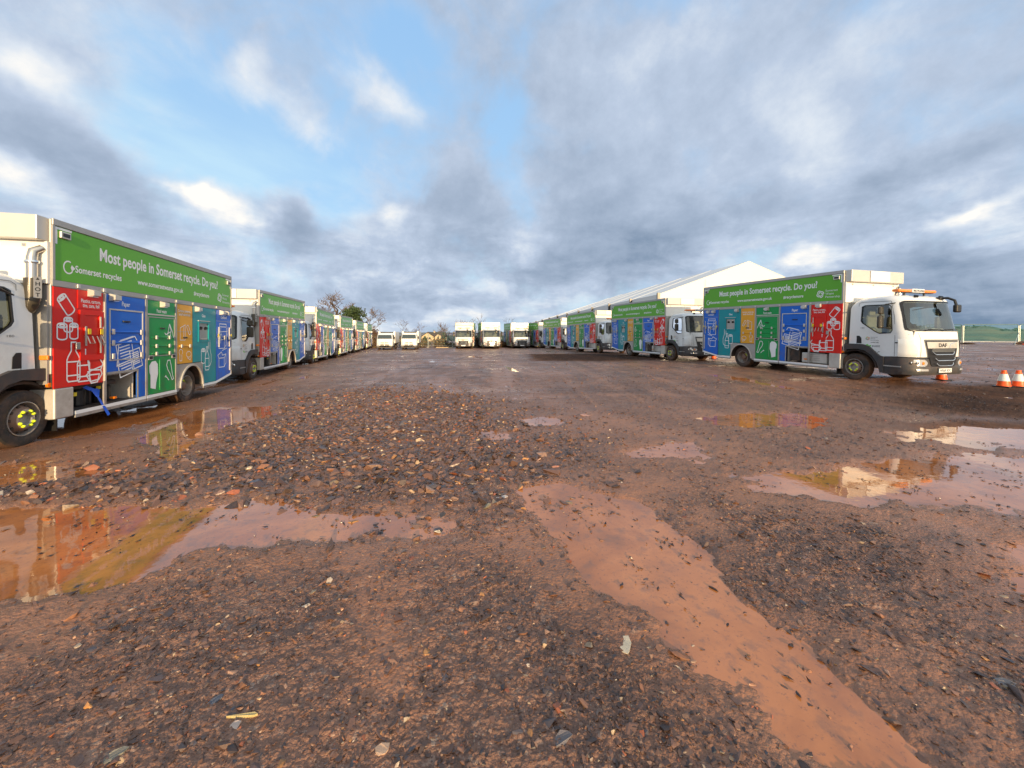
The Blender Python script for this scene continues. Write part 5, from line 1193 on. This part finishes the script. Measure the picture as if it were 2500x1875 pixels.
# ------------------------------------------------------------------ site fence panels
pmat('galvanised', (.46, .50, .48), .4, metal=.5, var=.1); pmat('mesh_wire', (.07, .26, .27), .7); pmat('rail_steel', (.05, .13, .14), .5); pmat('concrete', (.30, .28, .25), .85, var=.2)
def fence_panel(p0, p1, label, group, cell=.12, wr=.0035, foot=True, H_=2.0):
    p0 = Vector(p0); p1 = Vector(p1); z0 = float(base_h(p0.x, p0.y)); z1 = float(base_h(p1.x, p1.y)); d = p1-p0; L = d.length; ang = atan2(d.y, d.x)
    t_ = thing('mesh_fence', label, 'fence panel', (p0.x, p0.y, (z0+z1)/2+.12), ang, group)
    m = MB(); r_ = .034
    m.tube([(.06, 0, 0), (.06, 0, H_-.12), (.10, 0, H_-.03), (.18, 0, H_), (L-.18, 0, H_), (L-.10, 0, H_-.03), (L-.06, 0, H_-.12), (L-.06, 0, 0)], r_, 'rail_steel', 6)
    for x in (.055, L-.055): m.tube([(x, -.022, 0), (x, -.022, H_-.12)], .03, 'galvanised', 6)
    m.tube([(.06, 0, .15), (L-.06, 0, .15)], .015, 'galvanised', 6)
    m.build('frame', t_)
    m = MB(); x = .12; fs = []; vs = []
    def bar(a, b):
        k = len(vs); dx = (0, 0, wr) if abs(a[2]-b[2]) < 1e-6 else (wr, 0, 0)
        for p in (a, b): vs.append((p[0]-dx[0], p[1]-wr, p[2]-dx[2])); vs.append((p[0]+dx[0], p[1]-wr, p[2]+dx[2])); vs.append((p[0], p[1]+wr, p[2]))
        for i in range(3): j = (i+1) % 3; fs.append((k+i, k+j, k+3+j, k+3+i))
    while x < L-.1: bar((x, 0, .15), (x, 0, H_)); x += cell
    z = .15
    while z < H_: bar((.06, 0, z), (L-.06, 0, z)); z += cell*2
    m.add(vs, fs, 'mesh_wire'); m.build('wire_mesh', t_)
    if foot:
        m = MB(); m.box(-.16, .16, -.38, .38, -.13, .03, 'concrete', c=.03); m.build('foot', t_)
    return t_
ax = [(46.0, 43.4), (48.6, 42), (53.1, 40.8), (57.6, 39.6), (62, 38.4)]
FLR = ['site fence panel half hidden behind the nearest right-hand lorry', 'site fence panel in full view between the two bright posts at the right', 'site fence panel cut by the right edge of the picture', 'site fence panel beyond the right edge']
for i in range(3): fence_panel(ax[i], ax[i+1], FLR[i], 'site fence panels on the right', .08, .006)
t_ = thing('raking_prop', 'slanting prop holding up the fence post by the right edge', 'brace', (53.0, 40.7, float(base_h(53, 40.7))))
q = MB(); q.tube([(-2.0, -1.2, .05), (0, -.05, 1.5)], .02, 'galvanised', 6); q.box(-2.15, -1.85, -1.35, -1.05, -.02, .06, 'concrete', c=.02); q.build('pole', t_)
for (x, y, s_, c_, l) in ((53.0, 40.2, (.9, .5, .45), 'underframe', 'dark ballast block at the foot of the right-hand fence post'), (48.3, 41.4, (1.5, .6, .25), 'underframe', 'low dark heap at the foot of the fence beside the lorry')):
    q = MB(); bv, bf = rock_base(int(x), 2); q.add([(p[0]*s_[0], p[1]*s_[1], p[2]*s_[2]+.1) for p in bv], [tuple(k) for k in bf], c_); o = q.build('ballast'); o.location = (x, y, float(base_h(x, y))); tag(o, l, 'ballast')
q = MB(); q.lathe([(.0, .0), (.30, .0), (.34, .05), (.28, .12), (.0, .14)], 'cone_orange', 16, Matrix.Rotation(radians(-90), 4, 'Y')); o = q.build('plastic_block'); o.location = (51.6, 38.9, float(base_h(51.6, 38.9))+.02); o.scale = (1.6, 1, 1); tag(o, 'orange plastic block lying by the ballast block', 'plastic block')
# panels across the far end
x0 = -22.5
for i in range(8):
    a = (x0+i*3.5, 56-.06*i); b_ = (x0+(i+1)*3.5, 56-.06*(i+1))
    if i < 1: continue
    fence_panel(a, b_, ['', 'far site fence panel behind the small lorries', 'far site fence panel behind the gap of the small lorries', 'far site fence panel just right of the small lorries', 'far site fence panel in front of the house', 'far site fence panel left of the head-on lorries', 'far site fence panel behind the first head-on lorry', 'far site fence panel behind the middle head-on lorry'][i], 'site fence panels across the far end', .20, .005)

# ------------------------------------------------------------------ trees, hedge and house
pmat('bark', (.075, .058, .045), .9, var=.3, bump=.4); pmat('twig', (.12, .085, .065), .9, var=.3); pmat('conifer_leaf', (.035, .062, .016), .7, var=.5, scale=2); pmat('scrub_leaf', (.15, .095, .04), .85, var=.5, scale=3)
pmat('bramble', (.11, .045, .025), .85, var=.5, scale=3); pmat('dry_grass', (.30, .22, .10), .85, var=.4, scale=2)
def bare_tree(x, y, z, H_, label, seed, spread=1.0, r0=.28, levels=6, group=None, lean=0, cat='tree', thick=.016):
    t_ = thing('bare_tree', label, cat, (x, y, z), 0, group); rn = random.Random(seed); big = MB(); tw = MB()
    def grow(p, d, L, r, lv):
        n = 4; pts = [p]; q = p.copy(); dd = d.copy()
        for k in range(n):
            dd = (dd+Vector((rn.gauss(0, .20), rn.gauss(0, .20), rn.gauss(.02, .12)))).normalized(); q = q+dd*(L/n); pts.append(q.copy())
        mb = big if lv < 2 else tw
        rs = [max(thick, r*(1-.45*k/n)) for k in range(n+1)]; mb.tube(pts, rs, 'bark' if lv < 2 else 'twig', 6 if lv < 2 else 3, caps=False)
        if lv >= levels: return
        nb = 3 if lv < 3 else 4
        for k in range(nb):
            s_ = pts[rn.choice((2, 3, 4))] if k else pts[-1]; a = rn.uniform(0, 2*pi); out = Vector((cos(a), sin(a), rn.uniform(-.15, .55)))*spread
            grow(s_.copy(), (dd*.7+out*rn.uniform(.5, 1.0)).normalized(), L*rn.uniform(.6, .8), r*.56, lv+1)
    grow(Vector((0, 0, -.2)), Vector((lean, 0, 1)).normalized(), H_*.30, r0, 0)
    zt = max(p[2] for p in tw.v); k = H_/zt
    for mb in (big, tw): mb.v = [(p[0]*k, p[1]*k, p[2]*k) for p in mb.v]
    big.build('trunk', t_); tw.build('crown', t_); return t_
bare_tree(-33.8, 70, -1.0, 10.3, 'large bare oak with twisting limbs above the left-hand lorries', 4, 1.15, .36, 5, thick=.02)
bare_tree(-27.6, 72, -1.0, 8.0, 'small bare tree standing behind the dark conifer', 9, 1.0, .16, 5)
bare_tree(-37.0, 72, -1.0, 6.4, 'low bare tree left of the large oak', 12, 1.2, .15, 5)
bare_tree(-31.0, 74, -1.0, 6.0, 'low bare tree between the oak and the conifer', 15, 1.2, .15, 5)
for i, (x, y, H_, l) in enumerate(((-22.8, 62, 3.8, 'thin bare sapling left of the small lorries'), (-17.6, 62, 4.6, 'thin bare sapling rising between the two small lorries'), (-12.2, 63, 4.4, 'thin bare sapling just left of the house'), (-8.9, 62, 3.6, 'thin bare sapling in front of the house'), (-7.3, 66, 4.8, 'bushy bare sapling close left of the first head-on lorry'),
        (-3.6, 62, 5.6, 'bare sapling in the gap between the first two head-on lorries'), (0.4, 62, 5.0, 'bare sapling in the gap before the last head-on lorry'), (-14.3, 62, 4.1, 'thin bare sapling behind the second small lorry'))):
    bare_tree(x, y, -1.0, H_, l, 30+i, .8, .05, 4, 'bare saplings along the far fence', cat='sapling', thick=.008)
def leaf_cloud(mb, n, fn, s0, s1, mat, rn):
    vs = []; fs = []
    for i in range(n):
        p = fn(rn); s_ = rn.uniform(s0, s1); a = Vector((rn.gauss(0, 1), rn.gauss(0, 1), rn.gauss(0, 1))).normalized()*s_; b_ = a.cross(Vector((rn.gauss(0, 1), rn.gauss(0, 1), rn.gauss(0, 1)))).normalized()*s_*.6
        k = len(vs); vs += [p-a, p+b_, p+a, p-b_]; fs.append((k, k+1, k+2, k+3))
    mb.add(vs, fs, mat)
t_ = thing('conifer', 'dense dark green evergreen tree behind the left-hand row', 'tree', (-28.3, 69, -1.0)); t_.scale = (1.25, 1.25, 1.38); q = MB(); q.tube([(0, 0, 0), (0, 0, 3)], [.3, .15], 'bark', 8); q.build('trunk', t_)
rn = random.Random(3); cl = [(Vector((rn.gauss(0, 1.0), rn.gauss(0, 1.0), rn.uniform(.8, 4.6))), rn.uniform(.4, .8)) for _ in range(60)]
cl = [(Vector((p.x*(1.25-p.z/5.6), p.y*(1.25-p.z/5.6), p.z)), r) for p, r in cl]
def cf(rn): p, r = rn.choice(cl); d = Vector((rn.gauss(0, 1), rn.gauss(0, 1), rn.gauss(0, 1))).normalized(); return p+d*r*rn.uniform(.5, 1.1)
q = MB(); leaf_cloud(q, 9000, cf, .07, .18, 'conifer_leaf', rn); q.build('crown', t_)
def hedge(name, label, x0, x1, y0, y1, zt, n, mats, seed, base=-.95, s=(.05, .14), cat='hedge', kind=None):
    q = MB(); rn = random.Random(seed); nb = max(3, int((x1-x0)*1.5)); blobs = [(rn.uniform(x0, x1), rn.uniform(y0, y1), rn.uniform(.35, 1.0)*zt, rn.uniform(.35, .9)) for _ in range(nb)]
    for k, mt in enumerate(mats):
        def f(rn):
            bx_, by_, bz_, br_ = rn.choice(blobs); return Vector((bx_+rn.gauss(0, br_*.6), by_+rn.gauss(0, .4), base+abs(rn.gauss(0, 1))*.12+rn.uniform(0, 1)**.8*bz_))
        leaf_cloud(q, n//len(mats), f, s[0], s[1], mt, rn)
    vs = []; fs = []
    for i in range(n//14):
        bx_, by_, bz_, br_ = rn.choice(blobs); p = Vector((bx_+rn.gauss(0, br_*.6), by_, base)); tp = p+Vector((rn.gauss(0, .25), rn.gauss(0, .2), bz_*rn.uniform(.7, 1.2))); q.tube([p, (p+tp)/2+Vector((rn.gauss(0, .05), 0, 0)), tp], .012, 'twig', 3, caps=False)
    o = q.build(name); tag(o, label, cat, kind=kind); return o
hedge('hedge', 'brown winter scrub hedge behind the far wire fence', -24, 4, 57.2, 59.5, 1.75, 26000, ('scrub_leaf', 'dry_grass', 'bramble', 'scrub_leaf'), 5)
hedge('hedge', 'rust-brown thicket closing the far end of the left-hand row', -24.5, -19.5, 55.5, 58, 3.1, 6000, ('bramble', 'bark', 'scrub_leaf'), 6)
hedge('hedge', 'dark scrub running behind the left-hand lorries', -44, -22, 60, 66, 2.6, 12000, ('bramble', 'scrub_leaf', 'bark'), 8)
hedge('hedge', 'reddish brambles between the head-on lorries', -4.8, 3.5, 55, 56.8, 1.7, 5000, ('bramble', 'twig', 'scrub_leaf'), 9, -.85)
# house beyond the fence
pmat('cream_render', (.55, .43, .27), .8, var=.08); pmat('slate_roof', (.075, .04, .035), .8, var=.25); pmat('house_window', (.05, .05, .06), .2)
h = thing('house', 'cream cottage with a dark pitched roof beyond the far fence', 'house', (-39.0, 180, -3.9), radians(-6))
q = MB(); q.prism([(-2.9, 0), (-2.9, 3.2), (0, 5.1), (2.9, 3.2), (2.9, 0)], 'y', 0, 6, 'cream_render'); q.box(2.9, 7.4, 1.4, 6, 0, 3.0, 'cream_render'); q.prism([(3.4, 0), (3.4, 3.1), (5.0, 4.4), (6.6, 3.1), (6.6, 0)], 'y', .2, 1.39, 'cream_render'); q.build('wall', h)
q = MB(); q.prism([(-3.2, 3.0), (0, 5.15), (3.2, 3.0), (3.2, 3.25), (0, 5.42), (-3.2, 3.25)], 'y', -.25, 6.2, 'slate_roof'); q.prism([(1.1, 2.9), (3.9, 5.42), (6.7, 2.9)], 'x', 1.0, 7.6, 'slate_roof'); rf = q.build('roof', h)
q = MB(); q.box(1.8, 2.5, 3.4, 4.0, 4.6, 5.9, 'cream_render'); q.build('chimney', rf)
for x, z in ((-1.3, 2.0), (1.0, 2.0), (4.9, 2.2)): q = MB(); q.box(x-.4, x+.4, -.03 if x < 3 else .17, -.005 if x < 3 else .195, z, z+.9, 'house_window'); q.build('window', h)
def bush(x, y, z, w_, h_, label, seed, mat='conifer_leaf', n=1500):
    q = MB(); rn = random.Random(seed)
    def f(rn): u = rn.random(); a = rn.uniform(0, 2*pi); r = w_*(1-u)**.6*rn.uniform(.5, 1.05); return Vector((x+r*cos(a), y+r*sin(a), z+h_*u))
    leaf_cloud(q, n, f, .10, .28, mat, rn); o = q.build('shrub'); tag(o, label, 'shrub')
bush(-31.0, 176, -4.6, 1.5, 6.0, 'dark pointed shrub at the right end of the house', 2)
bush(-38.5, 172, -4.4, 1.8, 4.0, 'round dark shrub in front of the house', 3)
# pale boards lying by the fence
q = MB(); q.box(-1.1, 1.1, -.35, .35, .0, .10, 'pale_board', c=.02) if 'pale_board' in MATS else None
pmat('pale_board', (.50, .38, .22), .8, var=.2)
q = MB(); q.box(-1.2, 1.2, -.35, .35, 0, .10, 'pale_board', c=.02); q.box(-.2, 1.0, -.3, .3, .101, .16, 'underframe', c=.02); o = q.build('timber_pile'); o.location = (-9.4, 54.6, float(base_h(-9.4, 54.6))); tag(o, 'low pile of pale boards at the foot of the far fence', 'timber pile')

# ------------------------------------------------------------------ field and hills beyond the yard
m = bpy.data.materials.new('hill_green'); m.use_nodes = True; t = NT(m.node_tree); b = m.node_tree.nodes['Principled BSDF']; MATS['hill_green'] = m
oc = t.node('ShaderNodeTexCoord').outputs['Object']; n = t.noise(oc, .012, 8, .65); n2 = t.noise(oc, .05, 6, .7)
c = t.ramp(n.outputs[0], [(.3, (.022, .060, .045)), (.48, (.045, .085, .045)), (.56, (.12, .12, .06)), (.66, (.035, .095, .055)), (.8, (.03, .075, .055))]); c = t.mix(t.mrange(n2.outputs[0], .45, .6, 0, .6), c, (.014, .042, .034))
t.l.new(c, b.inputs['Base Color']); b.inputs['Roughness'].default_value = .9
A = np.linspace(-65, 75, 240)*pi/180; rws = [(85, -3.2), (110, -6.5), (170, -9.2), (260, -8), (340, -2), (420, 10.0), (520, 13.0), (700, 8.0)]
hx = []; hy = []; hz = []
for k, (r_, z_) in enumerate(rws):
    lift = ss(np.degrees(A), 20, 45)*1.0+.30
    prof = .6+.5*fbm(A*6, A*0+3, 1.0, 4, 90); top = np.where(np.array([k >= 4]), prof*lift, 1.0)
    hx.append(r_*np.sin(A)); hy.append(r_*np.cos(A)); hz.append((np.full(A.shape, float(z_)) if k < 4 else -8+(z_+8)*top)+ (0.5*fbm(A*60, A*0, 1, 3, 92) if k >= 4 else 0))
mh = grid_mesh('hills', np.concatenate(hx), np.concatenate(hy), np.concatenate(hz), len(A)); tag(obj('hills', mh, 'hill_green'), 'low wooded green hills beyond the site', kind='structure')
q = MB(); rn = random.Random(7); vs = []
def hf_(rn):
    a = radians(rn.uniform(-60, 74)); r_ = rn.uniform(410, 560); k = float(ss(np.array([math.degrees(a)]), 20, 45)[0])+.30; z = -8+(20)*(.6+.5*float(fbm(np.array([a*6]), np.array([3.0]), 1.0, 4, 90)[0]))*k
    return Vector((r_*sin(a), r_*cos(a), z-2+rn.uniform(-1.5, 1.6)))
leaf_cloud(q, 4000, hf_, 1.2, 3.6, 'far_wood', rn) if 'far_wood' in MATS else None
pmat('far_wood', (.022, .060, .050), .9, var=.4, scale=.1); q = MB(); leaf_cloud(q, 5000, hf_, 1.0, 3.2, 'far_wood', rn); tag(q.build('woodland'), 'far belt of trees along the hilltops', 'woodland', kind='stuff')
